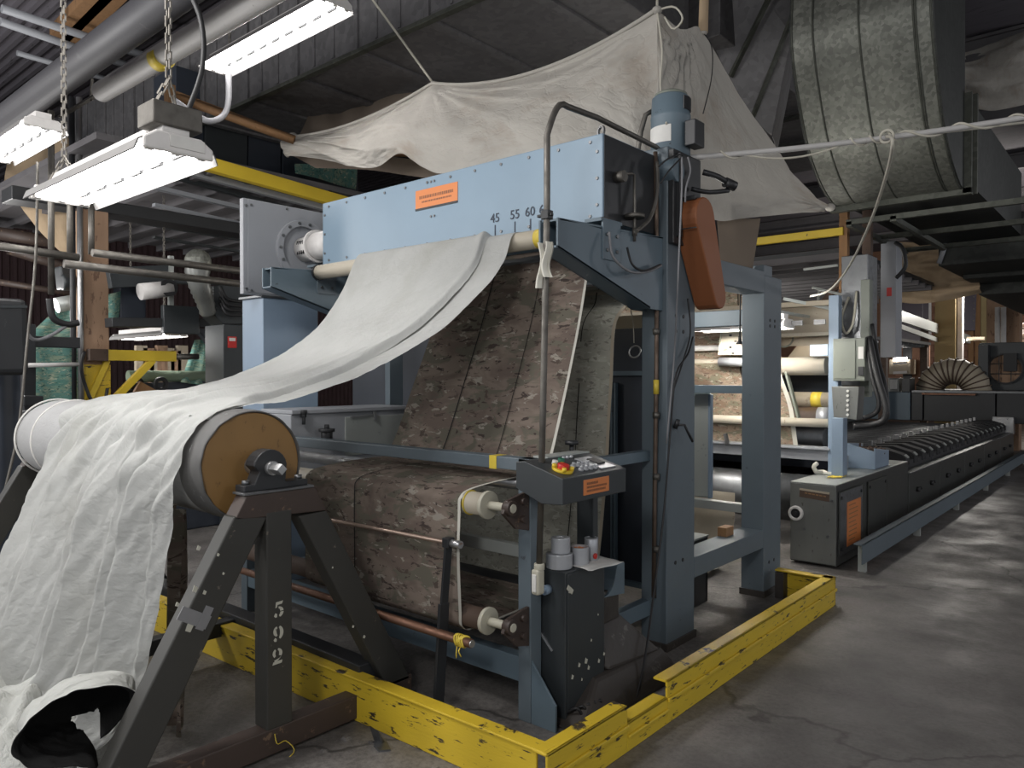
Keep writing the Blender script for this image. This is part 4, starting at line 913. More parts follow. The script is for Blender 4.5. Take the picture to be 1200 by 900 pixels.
# ------------------------------------------------------------------ conduits, cables and ropes about the machine
t = thing('conduit_arch', 'tall bent steel conduit rising before the header and bending back to the motor', 'pipe', (-2.1, 2.62, 0.7))
g = MB(); A = (-2.1, 2.62, 0.759); B = (-2.057, 2.62, 2.354); C = (-2.057, 2.62, 2.662)
g.tube([A, (-2.076, 2.62, 1.562), B, C] + [Vector((-2.057, 2.62, 2.662)).lerp(Vector((-2.079, 2.8, 2.84)), k) + Vector((0, 0, 0.06 * math.sin(math.pi * k))) for k in (0.15, 0.3, 0.45, 0.6, 0.8, 1.0)] + [(-2.152, 3.15, 2.896), (-2.225, 3.85, 2.926), (-2.231, 4, 2.901)], 0.0145, 12); g.build('conduit', 'conduit', t)
g = MB(); c = Vector((-2.057, 2.62, 2.309)); g.bar(c + Vector((-0.05, 0, 0)), c + Vector((0.03, 0, 0)), 0.02, 0.012); g.bar(c + Vector((0, 0, -0.02)), c + Vector((0, 0, 0.02)), 0.04, 0.04); g.build('pipe_strap', 'black', t, 0.003)
g = MB(); c = Vector(A); g.cyl(c - Vector((0, 0, 0.03)), c, 0.024, 14); g.build('coupling', 'white_plastic', t, 0.003)
g = MB(); c = Vector(A) - Vector((0.004, 0, 0.085)); g.box(c.x - 0.022, c.x + 0.022, c.y - 0.03, c.y + 0.02, c.z - 0.055, c.z + 0.06); sw = g.build('switch_box', 'white_plastic', t, 0.012, 3)
g = MB(); g.box(c.x - 0.012, c.x + 0.012, c.y - 0.036, c.y - 0.028, c.z - 0.04, c.z + 0.04); g.build('switch_plate', 'paper', sw, 0.008)
g = MB(); p = Vector((-2.056, 2.6, 2.126))
for dx, l in ((-0.012, 0.20), (0.018, 0.155)):
    rows_ = [[p + Vector((dx + 0.02 * (j / 5 - .5) * (1 + i * .12) + 0.012 * math.sin(i * .7 + dx * 50), -0.02 * math.sin(j * 1.2), 0.06 - l * i / 8)) for j in range(6)] for i in range(9)]
    g.grid(rows_)
o = g.build('rag', 'selvage'); tag(o, 'cream rag tied round the bent conduit below the header', 'rag')
t = thing('post_conduit', 'thin rusty conduit running down the near rear post beside the belt guard', 'pipe', (-2.2, 3.84, 0))
g = MB(); g.tube([(-2.214, 3.83, 2.889), (-2.207, 3.83, 2.584), (-2.201, 3.83, 2.191), (-2.205, 3.83, 1.551), (-2.214, 3.83, 0.808), (-2.219, 3.83, 0.311)], 0.013, 10); g.build('conduit', 'conduit_rust', t)
g = MB(); g.cyl((-2.205, 3.83, 1.575), (-2.205, 3.83, 1.492), 0.0165, 12); g.build('yellow_tape', 'tape_yellow', t)
g = MB()
for y in (385, 483, 555, 640): g.cyl(PY(769, y, 3.83), PY(769, y + 7, 3.83), 0.021, 10)
g.build('coupling', 'conduit', t)
def cable(name, label, pts, r, mat, n=24):
    g = MB(); g.tube(spline(pts, n), r, 7); o = g.build(name, mat); return tag(o, label, 'cable' if mat != 'rope' else 'rope')
cable('cable', 'black cable looping in front of the near support arm', [(-2.15, 3.256, 2.337), (-2.12, 3.243, 2.21), (-2.1, 3.374, 2.143), (-2.12, 3.597, 2.169), (-2.14, 3.771, 2.222)], 0.007, 'cable_grey')
cable('cable', 'thin black cable hanging from the grease line to the post', [(-2.14, 3.412, 2.277), (-2.11, 3.415, 2.185), (-2.1, 3.519, 2.163), (-2.14, 3.762, 2.226)], 0.006, 'rubber')
cable('cable', 'pale hose curving off the rear conduit behind the header end', [(-2.14, 3.721, 2.794), (-2.12, 3.687, 2.618), (-2.12, 3.614, 2.464), (-2.12, 3.473, 2.369)], 0.011, 'conduit')
cable('cable', 'long black cable hanging down the post face to the plinth', [(-2.13, 4.133, 1.831), (-2.12, 4.05, 1.726), (-2.11, 3.887, 1.6), (-2.11, 3.829, 1.308), (-2.11, 3.753, 0.831), (-2.08, 3.609, 0.481), (-1.97, 3.317, 0.17), (-1.93, 3.162, 0.014)], 0.006, 'rubber', 40)
cable('cable', 'black cable arc on the blue post below the belt guard', [(-2.12, 4.048, 2.055), (-2.11, 4.062, 1.853), (-2.12, 3.987, 1.675), (-2.13, 3.904, 1.526)], 0.005, 'rubber')
cable('cord', 'grey cord hanging from the pole past the orange belt guard', [(-1.98, 3.708, 2.789), (-1.97, 3.691, 2.617), (-1.96, 3.645, 2.287), (-1.98, 3.664, 2.062), (-2.09, 3.83, 1.697), (-2.12, 3.799, 1.212)], 0.005, 'cable_grey')
cable('cord', 'short grey cord looped from the pole to the guard top', [(-1.98, 3.777, 2.804), (-1.97, 3.788, 2.729), (-1.97, 3.739, 2.626), (-1.98, 3.748, 2.55)], 0.005, 'cable_grey')
cable('cable', 'thin cable ring over the motor gear case', [(-2.08, 3.636, 2.741), (-2.05, 3.703, 2.797), (-2.04, 3.831, 2.837), (-2.06, 3.712, 2.73), (-2.08, 3.654, 2.652)], 0.005, 'rubber')
g = MB(); c = Vector((-2.13, 3.936, 1.312)); g.tube([c, c + Vector((0.04, 0.02, 0.0)), c + Vector((0.05, 0.05, -0.05)), c + Vector((0.05, 0.10, -0.10))], 0.008, 8); g.cyl(c - Vector((0.01, 0, 0.02)), c + Vector((0.01, 0, 0.03)), 0.014, 8); o = g.build('hook', 'black'); tag(o, 'small black hook lever on the blue post', 'hook')
t = thing('pull_ring', 'metal pull ring hanging on a cord beside the blue post', 'ring', (-2.428, 3.95, 1.756))
g = MB(); c = Vector((-2.422, 3.95, 1.745)); g.tube([c + Vector((0.04 * math.cos(2 * math.pi * k / 20), 0.01 * math.sin(2 * math.pi * k / 20), 0.036 * math.sin(2 * math.pi * k / 20))) for k in range(21)], 0.005, 6, False); g.build('ring', 'steel', t)
g = MB(); g.tube(spline([(-2.458, 3.95, 2.028), (-2.434, 3.95, 1.912), (-2.428, 3.95, 1.798)], 8), 0.003, 6); g.build('cord', 'rope', t)
c = Vector((-2.352, 5.3, 1.84)); t = thing('pull_switch', 'black pull knob hanging on a thin rod between the two posts', 'pull', tuple(c))
g = MB(); g.cyl(c + Vector((0, 0, 0.05)), (-2.347, 5.3, 2.28), 0.006, 8); g.build('rod', 'black', t)
g = MB(); g.cyl(c - Vector((0, 0, 0.01)), c + Vector((0, 0, 0.02)), 0.032, 16, 0.012); g.cyl(c, c + Vector((0, 0, 0.05)), 0.012, 10); g.build('knob', 'black', t)
# pole to the right with ropes wound round it
P0 = Vector((-2.241, 4.1, 2.914)); P1 = Vector((-0.522, 5, 3.076)); P1 = P0 + (P1 - P0) * 1.5
def onpole(k): return P0.lerp(P1, k) + Vector((0, 0, -0.06 * 4 * k * (1 - k)))
g = MB(); g.tube([onpole(i / 20) for i in range(21)], 0.017, 12); o = g.build('pole', 'pvc'); tag(o, 'long pale pole reaching from the motor out to the right', 'pole')
def wound(k0, k1, turns, r=0.024, n=60):
    out = []
    for i in range(n + 1):
        k = k0 + (k1 - k0) * i / n; a = 2 * math.pi * turns * i / n; out.append(onpole(k) + Vector((0.3 * r * math.cos(a), r * math.cos(a), r * math.sin(a))))
    return out
g = MB(); g.tube(wound(0.08, 0.133, 1), 0.006, 6); g.tube(sag(onpole(0.133), onpole(0.333), 0.055), 0.006, 6); g.tube(wound(0.333, 0.42, 2.5), 0.006, 6); g.tube(wound(0.413, 0.70, 3), 0.007, 6)
o = g.build('rope_on_pole', 'rope'); tag(o, 'cotton rope wound along the pale pole on the right', 'rope')
K = onpole(0.41)
g = MB(); c = K + Vector((0, -0.03, 0)); g.tube([c + Vector((0.035 * math.cos(2 * math.pi * k / 20), 0, 0.035 * math.sin(2 * math.pi * k / 20))) for k in range(21)], 0.008, 6, False)
g.tube(spline([c, (-1.05, 4.209, 2.806), (-1.15, 4.509, 2.732), (-1.4, 5.104, 2.575), (-1.7, 5.68, 2.386), (-1.95, 6.033, 2.263), (-2.2, 6.34, 2.258)], 30), 0.009, 6); o = g.build('hanging_rope', 'rope'); tag(o, 'cotton rope knotted on the pole and hanging down past the galvanised elbow', 'rope')
g = MB(); g.tube(spline([K + Vector((.01, 0, -.03)), (-1.125, 4.8, 3.014), (-1.02, 4.85, 2.995), (-0.902, 5.2, 3.075), (-0.628, 5.6, 3.163)], 20), 0.008, 6); o = g.build('tail_rope', 'rope'); tag(o, 'pale rope running off the pole knot to the right edge', 'rope')

# ------------------------------------------------------------------ canvas tarpaulin slung over the machine
T0, T2, T1, T3, T4 = Vector((-7.552, 4.9, 4.34)), Vector((-4.835, 4.55, 4.155)), Vector((-2.59, 4.5, 4.066)), Vector((-2.478, 4.95, 4.038)), Vector((-2.001, 6.2, 2.94))
t = thing('tarpaulin', 'dirty canvas tarpaulin slung on ropes over the blue header', 'tarpaulin', tuple(T1))
def gather(u, v, knots):
    """radiating creases from the tie points: sum over knots of a ripple in the polar angle"""
    d = 0
    for ku, kv, amp, k in knots:
        du, dv = (u - ku) * 2.2, v - kv; r = math.hypot(du, dv); a = math.atan2(dv, du)
        d += amp * (1 - 2 * abs(math.sin(a * k + ku * 7))) * min(1, r * 4) * math.exp(-r * 1.3)
    return d
def spanedge(pts, n):
    return spline(pts, n)
nU, nV = 120, 60
top = []
for a, b, s_ in ((T0, T2, 0.10), (T2, T1, 0.17)):
    seg = sag(a, b, s_, nU // 2); top += seg if not top else seg[1:]
bot = spline([Vector((-7.484, 4.8, 4.091)), Vector((-6.276, 4.55, 3.736)), Vector((-5.372, 4.3, 3.462)), Vector((-4.804, 4.15, 3.449)), Vector((-4.238, 4.05, 3.16)), Vector((-3.55, 4.02, 3.143)), Vector((-3.005, 4, 3.115)), Vector((-2.636, 4.15, 3.076)), Vector((-2.46, 4.3, 2.977))], nU)
rows_ = []; uv_ = []
for i in range(nV + 1):
    v = i / nV; row = []; ru = []
    for j in range(nU + 1):
        u = j / nU; p = top[j].lerp(bot[j], v)
        bell = math.sin(math.pi * v) * 0.10
        d = gather(u, v, ((0.5, 0, 0.034, 9), (1.0, 0, 0.026, 9), (0.0, 0.1, 0.05, 8))) + 0.02 * noise.noise((u * 9, v * 4, 1)) + 0.008 * noise.noise((u * 40, v * 22, 3))
        ke = 1 - sm(0.93, 1.0, u); p = p + Vector((0.0, (-bell - d) * ke, -0.5 * d * ke)); row.append(p); ru.append((u * 3.4, v))
    rows_.append(row); uv_.append(ru)
g = MB(); g.grid(rows_, uv_); g.build('front_sheet', 'tarp', t, 0, 2, False)
# rolled hem along the top edge
g = MB(); g.tube([p + Vector((0, -0.012, 0.0)) for p in top], 0.016, 8); g.build('hem', 'tarp', t)
# the right-hand slope
topR = spline([T1, T1.lerp(T3, .5) + Vector((0, 0, -0.05)), T3, T3.lerp(T4, .35) + Vector((0, 0, -0.12)), T3.lerp(T4, .7) + Vector((0, 0, -0.13)), T4], 80)
botR = spline([Vector((-2.46, 4.3, 2.977)), Vector((-2.342, 4.4, 2.724)), Vector((-2.286, 4.75, 2.65)), Vector((-2.185, 5.1, 2.709)), Vector((-2.071, 5.6, 2.804)), Vector((-2.02, 6.1, 2.892))], 80)
rows_ = []; uv_ = []
for i in range(nV + 1):
    v = i / nV; row = []; ru = []
    for j in range(81):
        u = j / 80; p = topR[j].lerp(botR[j], v)
        d = gather(u, v, ((0.0, 0, 0.022, 7), (0.22, 0, 0.03, 8), (1.0, 0.5, 0.03, 7))) + 0.03 * noise.noise((u * 5, v * 3, 6)) + 0.007 * noise.noise((u * 30, v * 24, 7))
        ke = sm(0.0, 0.08, u); p = p + Vector((-d * .5 * ke, (-d + -0.06 * math.sin(math.pi * v)) * ke, 0)); row.append(p); ru.append((3.4 + u * 2, v))
    rows_.append(row); uv_.append(ru)
g = MB(); g.grid(rows_, uv_); g.build('side_sheet', 'tarp', t, 0, 2, False)
# knots
g = MB()
for p, s_ in ((T1, 0.035), (T2, 0.028), (T3, 0.03), (T0, 0.06), (T4, 0.04)):
    bmesh.ops.create_icosphere(g.bm, subdivisions=2, radius=s_, matrix=Matrix.Translation(p) @ Matrix.Diagonal((1, 1, 0.8, 1)))
g.tube(spline([T0, T0 + Vector((-.08, -.05, -.08)), T0 + Vector((-.13, -.06, -.05))], 6), [0.05, .04, .035, .03, .03, .025, .02], 8)
g.tube(spline([T0 + Vector((0.02, 0, -0.05)), T0 + Vector((-.03, -.05, -.16)), T0 + Vector((-.02, -.05, -.24))], 6), [0.03, .05, .055, .05, .045, .03, .015], 8)
g.build('knot', 'tarp', t)
# the sheet tied up behind, in a darker brown
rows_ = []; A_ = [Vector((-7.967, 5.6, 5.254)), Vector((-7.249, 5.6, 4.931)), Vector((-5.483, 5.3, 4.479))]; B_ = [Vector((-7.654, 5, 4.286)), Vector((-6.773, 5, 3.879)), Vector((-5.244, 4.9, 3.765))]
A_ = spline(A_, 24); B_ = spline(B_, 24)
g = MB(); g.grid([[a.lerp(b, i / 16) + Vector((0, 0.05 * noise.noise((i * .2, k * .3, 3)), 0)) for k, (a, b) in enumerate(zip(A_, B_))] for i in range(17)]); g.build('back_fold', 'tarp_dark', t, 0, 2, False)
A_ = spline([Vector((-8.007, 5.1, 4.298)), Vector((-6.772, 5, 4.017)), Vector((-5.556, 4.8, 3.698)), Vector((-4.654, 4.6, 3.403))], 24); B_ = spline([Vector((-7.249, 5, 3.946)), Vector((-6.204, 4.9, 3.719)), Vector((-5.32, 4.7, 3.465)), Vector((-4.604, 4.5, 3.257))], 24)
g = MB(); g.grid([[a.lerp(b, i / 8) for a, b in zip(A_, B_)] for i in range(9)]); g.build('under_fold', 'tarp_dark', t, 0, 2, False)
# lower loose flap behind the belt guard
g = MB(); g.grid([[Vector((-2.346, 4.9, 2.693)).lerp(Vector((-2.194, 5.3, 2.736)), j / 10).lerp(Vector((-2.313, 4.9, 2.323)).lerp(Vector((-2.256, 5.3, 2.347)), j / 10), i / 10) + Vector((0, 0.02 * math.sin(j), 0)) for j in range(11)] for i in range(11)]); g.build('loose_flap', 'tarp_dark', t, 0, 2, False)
g = MB(); g.tube(sag(T2, (-5.082, 4, 4.842), 0.0), 0.010, 6); g.tube(spline([T2, (-4.75, 4.5, 4.016), (-4.708, 4.48, 3.884)], 6), 0.008, 6); o = g.build('tie_rope', 'rope'); tag(o, 'cotton rope holding up the middle of the tarpaulin', 'rope')
g = MB(); g.tube([T1, T1 + Vector((0.02, 0.03, 2.0))], 0.009, 6); g.tube(spline([T1, (-2.505, 4.42, 3.741), (-2.449, 4.3, 3.468), (-2.215, 3.96, 3.084)], 12), 0.007, 6); g.tube(spline([T1, (-2.462, 4.5, 4.048), (-2.399, 4.5, 3.95), (-2.468, 4.5, 3.903), (-2.532, 4.5, 4.002)], 14), 0.007, 6)
o = g.build('tie_rope', 'rope'); tag(o, 'cotton rope at the tarpaulin peak with an end hanging to the motor', 'rope')
g = MB(); g.tube([T3, T3 + Vector((0.03, 0.05, 1.9))], [0.035, 0.025], 8); o = g.build('tie_strip', 'tarp_far'); tag(o, 'twisted tan cloth strip holding the right shoulder of the tarpaulin', 'strip')
g = MB(); g.tube(spline([T3, (-2.388, 4.9, 3.894), (-2.363, 4.85, 3.665), (-2.301, 4.6, 3.332)], 14), 0.004, 6); o = g.build('loose_cord', 'rubber'); tag(o, 'thin dark cord end hanging over the right slope of the tarpaulin', 'cord')
g = MB(); g.tube([(-3.142, 4.6, 3.199), (-6.41, 4.95, 3.937)], 0.022, 8); g.tube([(-8, 3.75, 4.585), (-7.2, 4.693, 4.18)], 0.05, 4)
o = g.build('support_bar', 'wood'); tag(o, 'orange-brown timber rail to which the tarpaulin corner is tied', 'rail')

# ------------------------------------------------------------------ ducts
t = thing('duct_elbow', 'large galvanised duct elbow hanging above the long conveyor', 'duct', (-1.85, 7.0, 3.2))
prof = [(6.43, 6.0), (6.43, 5.2), (6.42, 4.82), (6.40, 4.5), (6.45, 4.28), (6.58, 4.00), (6.80, 3.65), (7.10, 3.40), (7.45, 3.26), (7.62, 3.245)]
prof = [(p.x, p.y) for p in spline([Vector((a, b, 0)) for a, b in prof], 40)]
X0, X1 = -2.40, -1.33
g = MB(); g.grid([[(x, y, z) for x in (X0, -2.22, -1.86, -1.45, X1)] for y, z in prof]); g.build('outer_shell', 'galv', t, 0, 2, False)
g = MB()
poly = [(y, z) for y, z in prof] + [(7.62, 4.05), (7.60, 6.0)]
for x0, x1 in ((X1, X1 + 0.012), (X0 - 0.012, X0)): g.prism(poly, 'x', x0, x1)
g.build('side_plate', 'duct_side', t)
for x in (-2.215, -1.855, -1.46, -1.445, X0 + 0.01, X1 - 0.01):
    g = MB(); g.tube([(x, y - 0.004, z) for y, z in prof], 0.008, 5); g.build('seam', 'galv_green', t)
g = MB(); g.box(X0 - 0.06, X1 + 0.07, 7.60, 7.68, 3.19, 3.25); g.box(X1, X1 + 0.07, 7.60, 7.64, 3.2, 4.08); g.box(X1 + 0.03, X1 + 0.10, 7.68, 7.72, 3.2, 4.08); g.box(X0 - 0.06, X0, 7.60, 7.64, 3.2, 4.08); g.build('flange', 'galv_green', t, 0.003)
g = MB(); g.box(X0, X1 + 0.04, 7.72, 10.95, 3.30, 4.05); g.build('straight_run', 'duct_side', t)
g = MB(); g.box(X0 + 0.05, X1 + 0.5, 7.75, 7.80, 3.08, 3.13); g.box(X0 + 0.05, X1 + 0.5, 8.8, 8.86, 3.08, 3.13); g.box(X0 + 0.05, X1 + 0.5, 9.9, 9.96, 3.08, 3.13)
for x in (X0 + 0.05, -1.95, X1 + 0.44): g.box(x, x + 0.05, 7.75, 9.95, 3.06, 3.11)
g.build('hanger_frame', 'galv_green', t)
t = thing('box_duct', 'dark rectangular trunk duct with ribs crossing above the tarpaulin', 'duct', (-8, 5.5, 4.7))
g = MB(); g.box(-14.5, -3.4, 4.53, 6.5, 4.72, 5.84); bd = g.build('duct_body', 'galv_dark', t, 0.01)
for i in range(11):
    x = -13.9 + i * 1.0
    g = MB(); g.box(x, x + 0.05, 4.50, 4.53, 4.72, 5.84); g.box(x - 0.03, x + 0.08, 4.50, 6.5, 4.69, 4.72); g.box(x + 0.30, x + 0.33, 4.515, 4.53, 4.76, 5.84); g.box(x + 0.62, x + 0.66, 4.515, 4.53, 4.76, 5.84); g.build('rib', 'galv_dark', t, 0.004)
g = MB(); g.box(-14.5, -3.4, 4.49, 4.56, 4.685, 4.725); g.build('corner_strip', 'galv_green', t, 0.004)
t = thing('wide_duct', 'broad flat dark duct beyond the tarpaulin under the roof', 'duct', (-3.5, 8, 4.9))
g = MB(); g.box(-9.5, -3.3, 6.95, 12.5, 4.95, 5.84); g.build('duct_body', 'galv_dark', t, 0.01)
for y in (7.6, 8.6, 9.7, 10.8):
    g = MB(); g.box(-9.5, -3.3, y, y + 0.10, 4.91, 4.95); g.build('rib', 'duct_side', t, 0.004)
t = thing('sloped_duct', 'dark sloping sheet-metal duct between the tarpaulin and the galvanised elbow', 'duct', (-2.8, 8.2, 4))
a = [Vector((-3.585, 7.2, 5.211)), Vector((-3.2, 7.2, 5.688)), Vector((-2.705, 7.4, 5.594)), Vector((-2.76, 7.4, 4.949)), Vector((-3.032, 7.6, 4.052)), Vector((-3.265, 7.4, 4.314))]
g = MB(); F = [g.bm.verts.new(p) for p in a]; Bk = [g.bm.verts.new(p + Vector((-0.3, 0.9, 0.1))) for p in a]; g.bm.faces.new(F); g.bm.faces.new(Bk[::-1])
for i in range(6): g.bm.faces.new([F[i], Bk[i], Bk[(i + 1) % 6], F[(i + 1) % 6]])
g.build('duct_body', 'galv_dark', t, 0.01)
g = MB(); g.bar((-3.341, 7.28, 4.646), (-2.87, 7.18, 5.316), 0.05, 0.03); g.bar((-3.195, 7.45, 4.207), (-2.724, 7.3, 5.068), 0.04, 0.03); g.build('seam_strip', 'galv_green', t)

# ------------------------------------------------------------------ fluorescent fixtures
def fixture(name, label, x0, x1, yc, z, tubes=3, mat='tube', group='hanging fluorescent fixtures'):
    """strip fixture along x with a trough reflector open downwards"""
    t = thing(name, label, 'lamp', ((x0 + x1) / 2, yc, z), group)
    prof = [(-0.17, 0.005), (-0.155, 0.045), (-0.10, 0.082), (0.10, 0.082), (0.155, 0.045), (0.17, 0.005)]
    g = MB(); rows_ = [[(x, yc + a, z + b) for a, b in prof] for x in (x0, x1)]
    g.grid(rows_, smooth=False); rf = g.build('reflector', 'lamp_inner', t, 0, 2, False); so = rf.modifiers.new('thick', 'SOLIDIFY'); so.thickness = 0.006; so.offset = 1
    g = MB(); g.box(x0 + 0.03, x1 - 0.01, yc - 0.055, yc + 0.055, z + 0.086, z + 0.14); g.build('ballast_channel', 'lamp_white', t, 0.004)
    for x, s_ in ((x1, 1), (x0, -1)):
        g = MB(); g.prism([(yc - 0.14, z + 0.012), (yc - 0.14, z + 0.055), (yc - 0.09, z + 0.09), (yc + 0.09, z + 0.09), (yc + 0.14, z + 0.055), (yc + 0.14, z + 0.012)], 'x', min(x, x + 0.02 * s_), max(x, x + 0.02 * s_)); g.build('end_cap', 'lamp_white', t, 0.008)
    for i in range(tubes):
        y = yc + (i - (tubes - 1) / 2) * 0.105
        g = MB(); g.cyl((x0 + 0.03, y, z + 0.035), (x1 - 0.03, y, z + 0.035), 0.019, 14); tb = g.build('tube', mat, t)
        g = MB(); g.box(x0 + 0.005, x0 + 0.03, y - 0.018, y + 0.018, z + 0.015, z + 0.08); g.box(x1 - 0.03, x1 - 0.005, y - 0.018, y + 0.018, z + 0.015, z + 0.08); g.build('socket', 'lamp_white', tb, 0.004)
    for i in range(6 if x1 - x0 < 1.4 else 9):
        xs_ = x0 + 0.12 + i * 0.20; g = MB(); g.box(xs_, xs_ + 0.10, yc + 0.045, yc + 0.060, z + 0.030, z + 0.075); g.build('slot', 'black', t)
    return t
def chain(t, p, q, mat='chain'):
    g = MB(); p = Vector(p); q = Vector(q); n = max(3, int((q - p).length / 0.034))
    for i in range(n):
        a = p.lerp(q, i / n); b = p.lerp(q, (i + 1.25) / n); d = 0.010
        if i % 2: g.bar(a + Vector((d, 0, 0)), b + Vector((d, 0, 0)), 0.006, 0.006); g.bar(a - Vector((d, 0, 0)), b - Vector((d, 0, 0)), 0.006, 0.006)
        else: g.bar(a + Vector((0, d, 0)), b + Vector((0, d, 0)), 0.006, 0.006); g.bar(a - Vector((0, d, 0)), b - Vector((0, d, 0)), 0.006, 0.006)
    return g.build('chain', mat, t)
L = fixture('fluorescent_lamp', 'big three-tube fluorescent fixture hanging on chains above the roll', -4.24, -2.965, 1.40, 2.465)
chain(L, (-4.15, 1.33, 2.56), (-4.19, 1.40, 2.70)); chain(L, (-4.15, 1.47, 2.56), (-4.19, 1.40, 2.70)); chain(L, (-4.19, 1.40, 2.70), (-4.19, 1.40, 5.9))
chain(L, (-3.10, 1.32, 2.60), (-3.04, 1.40, 2.80)); chain(L, (-3.10, 1.48, 2.60), (-3.04, 1.40, 2.80)); chain(L, (-3.04, 1.40, 2.80), (-3.04, 1.40, 5.9))
g = MB(); g.box(-3.10, -2.955, 1.30, 1.50, 2.585, 2.675); g.build('junction_box', 'conduit', L, 0.006)
g = MB(); g.box(-2.944, -2.941, 1.36, 1.50, 2.50, 2.545); g.build('rating_label', 'paper', L)
g = MB(); g.tube(spline([(-2.99, 1.45, 2.66), (-2.96, 1.50, 2.85), (-2.97, 1.50, 3.05), (-3.03, 1.44, 3.3), (-3.05, 1.43, 3.8), (-3.06, 1.42, 4.6), (-3.06, 1.42, 5.3), (-3.06, 1.42, 5.9)], 40), 0.011, 8); g.build('power_cable', 'rubber', L)
L2 = fixture('fluorescent_lamp', 'long fluorescent fixture high up under the white pipe', -6.70, -4.80, 3.50, 4.42)
chain(L2, (-6.4, 3.5, 4.55), (-6.4, 3.5, 5.9)); chain(L2, (-5.0, 3.5, 4.55), (-5.0, 3.5, 5.9))
g = MB(); g.tube(spline([(-6.55, 3.566, 4.52), (-6.5, 3.545, 4.149), (-6.5, 3.495, 3.979), (-6.5, 3.356, 3.89), (-6.6, 3.248, 3.96), (-6.7, 3.141, 4.061)], 24), 0.028, 8); g.build('power_cable', 'cable_grey', L2)
fixture('fluorescent_lamp', 'lit fluorescent fixture cut off by the left picture edge', -7.6, -6.33, 1.98, 3.43)
L4 = fixture('fluorescent_lamp', 'small far fluorescent fixture glowing under the dark machine frame', -10.9, -9.3, 4.35, 2.08, 3, 'tube_far')
chain(L4, (-10.6, 4.35, 2.2), (-10.6, 4.35, 3.88)); chain(L4, (-9.6, 4.35, 2.2), (-9.6, 4.35, 3.88))
L5 = fixture('fluorescent_lamp', 'bright fixture above the camouflage web at the conveyor entry', -3.45, -2.55, 6.75, 2.02, 2, 'tube_entry')
g = MB(); g.box(-3.40, -3.37, 6.75, 7.50, 2.165, 2.19); g.box(-2.64, -2.61, 6.75, 7.50, 2.165, 2.19); g.build('hanger', 'zinc', L5)
# overhead pipes
g = MB(); e_ = Vector((-7.299, 2.75, 4.174)); g.cyl(e_, e_ + (Vector((-4.36, 2.75, 4.151)) - e_) * 2.2, 0.088, 28); t_ = thing('overhead_pipe', 'pale grey-white pipe with a yellow tape band slung under the roof', 'pipe', (-5.934, 2.75, 4.161)); g.build('pipe', 'pvc', t_)
a = Vector((-6.16, 2.75, 4.155)); b = Vector((-6.038, 2.75, 4.149)); g = MB(); g.cyl(a, b, 0.091, 28); g.build('tape_band', 'tape_yellow', t_)
g = MB(); g.bar((-7.514, 2.75, 4.352), (-7.558, 2.75, 4.158), 0.02, 0.02); g.bar((-7.299, 2.75, 4.174), (-8.344, 2.75, 4.184), 0.04, 0.02); g.build('hanger', 'conduit', t_)
g = MB(); e_ = Vector((-8.494, 2.35, 4.114)); d_ = Vector((-4.896, 2.35, 4.153)) - e_; g.cyl(e_ - d_ * 0.5, e_ + d_ * 2.2, 0.125, 28); o = g.build('overhead_pipe', 'pipe_grey'); tag(o, 'thick dusty dark grey pipe running under the roof at the upper left', 'pipe')
for k, (a, b, w) in enumerate((((2, 10), (190, 82), .045), ((0, 25), (170, 88), .045), ((20, 62), (150, 105), .035))):
    g = MB(); g.cyl((-9.59, 2.597, 5.6) if k == 0 else ((-9.95, 2.677, 5.6) if k == 1 else (-11.299, 3.227, 5.8)), (-9.654, 4.364, 5.6) if k == 0 else ((-10.148, 4.363, 5.6) if k == 1 else (-11.343, 4.633, 5.8)), w, 12); o = g.build('sprinkler_pipe', 'grey_panel')
    tag(o, ('uppermost thin pale pipe crossing under the roof deck', 'second thin pale pipe crossing under the roof deck', 'lowest and thinnest pale pipe under the roof deck')[k], 'pipe', 'thin pipes under the roof')
for k in range(2):
    g = MB(); g.bar((-10.282, 3.395, 5.8) if k == 0 else (-10.289, 3.512, 5.8), (-8.699, 3.31, 5.8) if k == 0 else (-8.573, 3.419, 5.8), 0.22, 0.12); o = g.build('roof_timber', 'wood')
    tag(o, ('left one of the paired orange timbers under the roof deck', 'right one of the paired orange timbers under the roof deck')[k], 'beam')

# ------------------------------------------------------------------ long tenter conveyor on the right
t = thing('tenter_conveyor', 'long oily steel conveyor with a row of black clamps along its edge', 'conveyor', (-2.4, 6.42, 0))
g = MB(); g.box(-2.39, -2.01, 6.42, 8.73, 0.02, 0.69); fb = g.build('end_box', 'side_box', t, 0.006)
g = MB(); g.box(-2.388, -2.012, 6.412, 6.421, 0.03, 0.685); fp = g.build('front_plate', 'steel_box', fb, 0.003)
g = MB(); g.box(-2.389, -2.011, 6.415, 8.72, 0.69, 0.696); g.build('top_plate', 'zinc', fb, 0.002)
g = MB(); g.bar((-2.31, 6.411, 0.608), (-2.064, 6.411, 0.591), 0.003, 0.075); lp = g.build('maker_plate', 'rust', fb, 0.002)
g = MB(); g.bar((-2.309, 6.409, 0.637), (-2.064, 6.409, 0.623), 0.003, 0.016); g.build('pale_upper_band', 'beige', lp); g = MB()
for k in range(6): g.bar(lerp((-2.266, 6.409, 0.609), (-2.084, 6.409, 0.594), k / 6), lerp((-2.266, 6.409, 0.609), (-2.084, 6.409, 0.594), (k + 0.75) / 6), 0.002, 0.010)
g.build('faded_lettering', 'wood', lp)
c = Vector((-2.334, 6.41, 0.431)); g = MB(); g.ring(c, (0, -1, 0), 0.062, 0.040, 0.035, 28); kr = g.build('handle_ring', 'lamp_white', fb, 0.006); g = MB(); g.cyl(c, c + Vector((0, -0.02, 0)), 0.041, 24); g.cyl(c, c + Vector((0, -0.045, 0)), 0.018, 12); g.build('handle_core', 'rubber', kr)
g = MB()
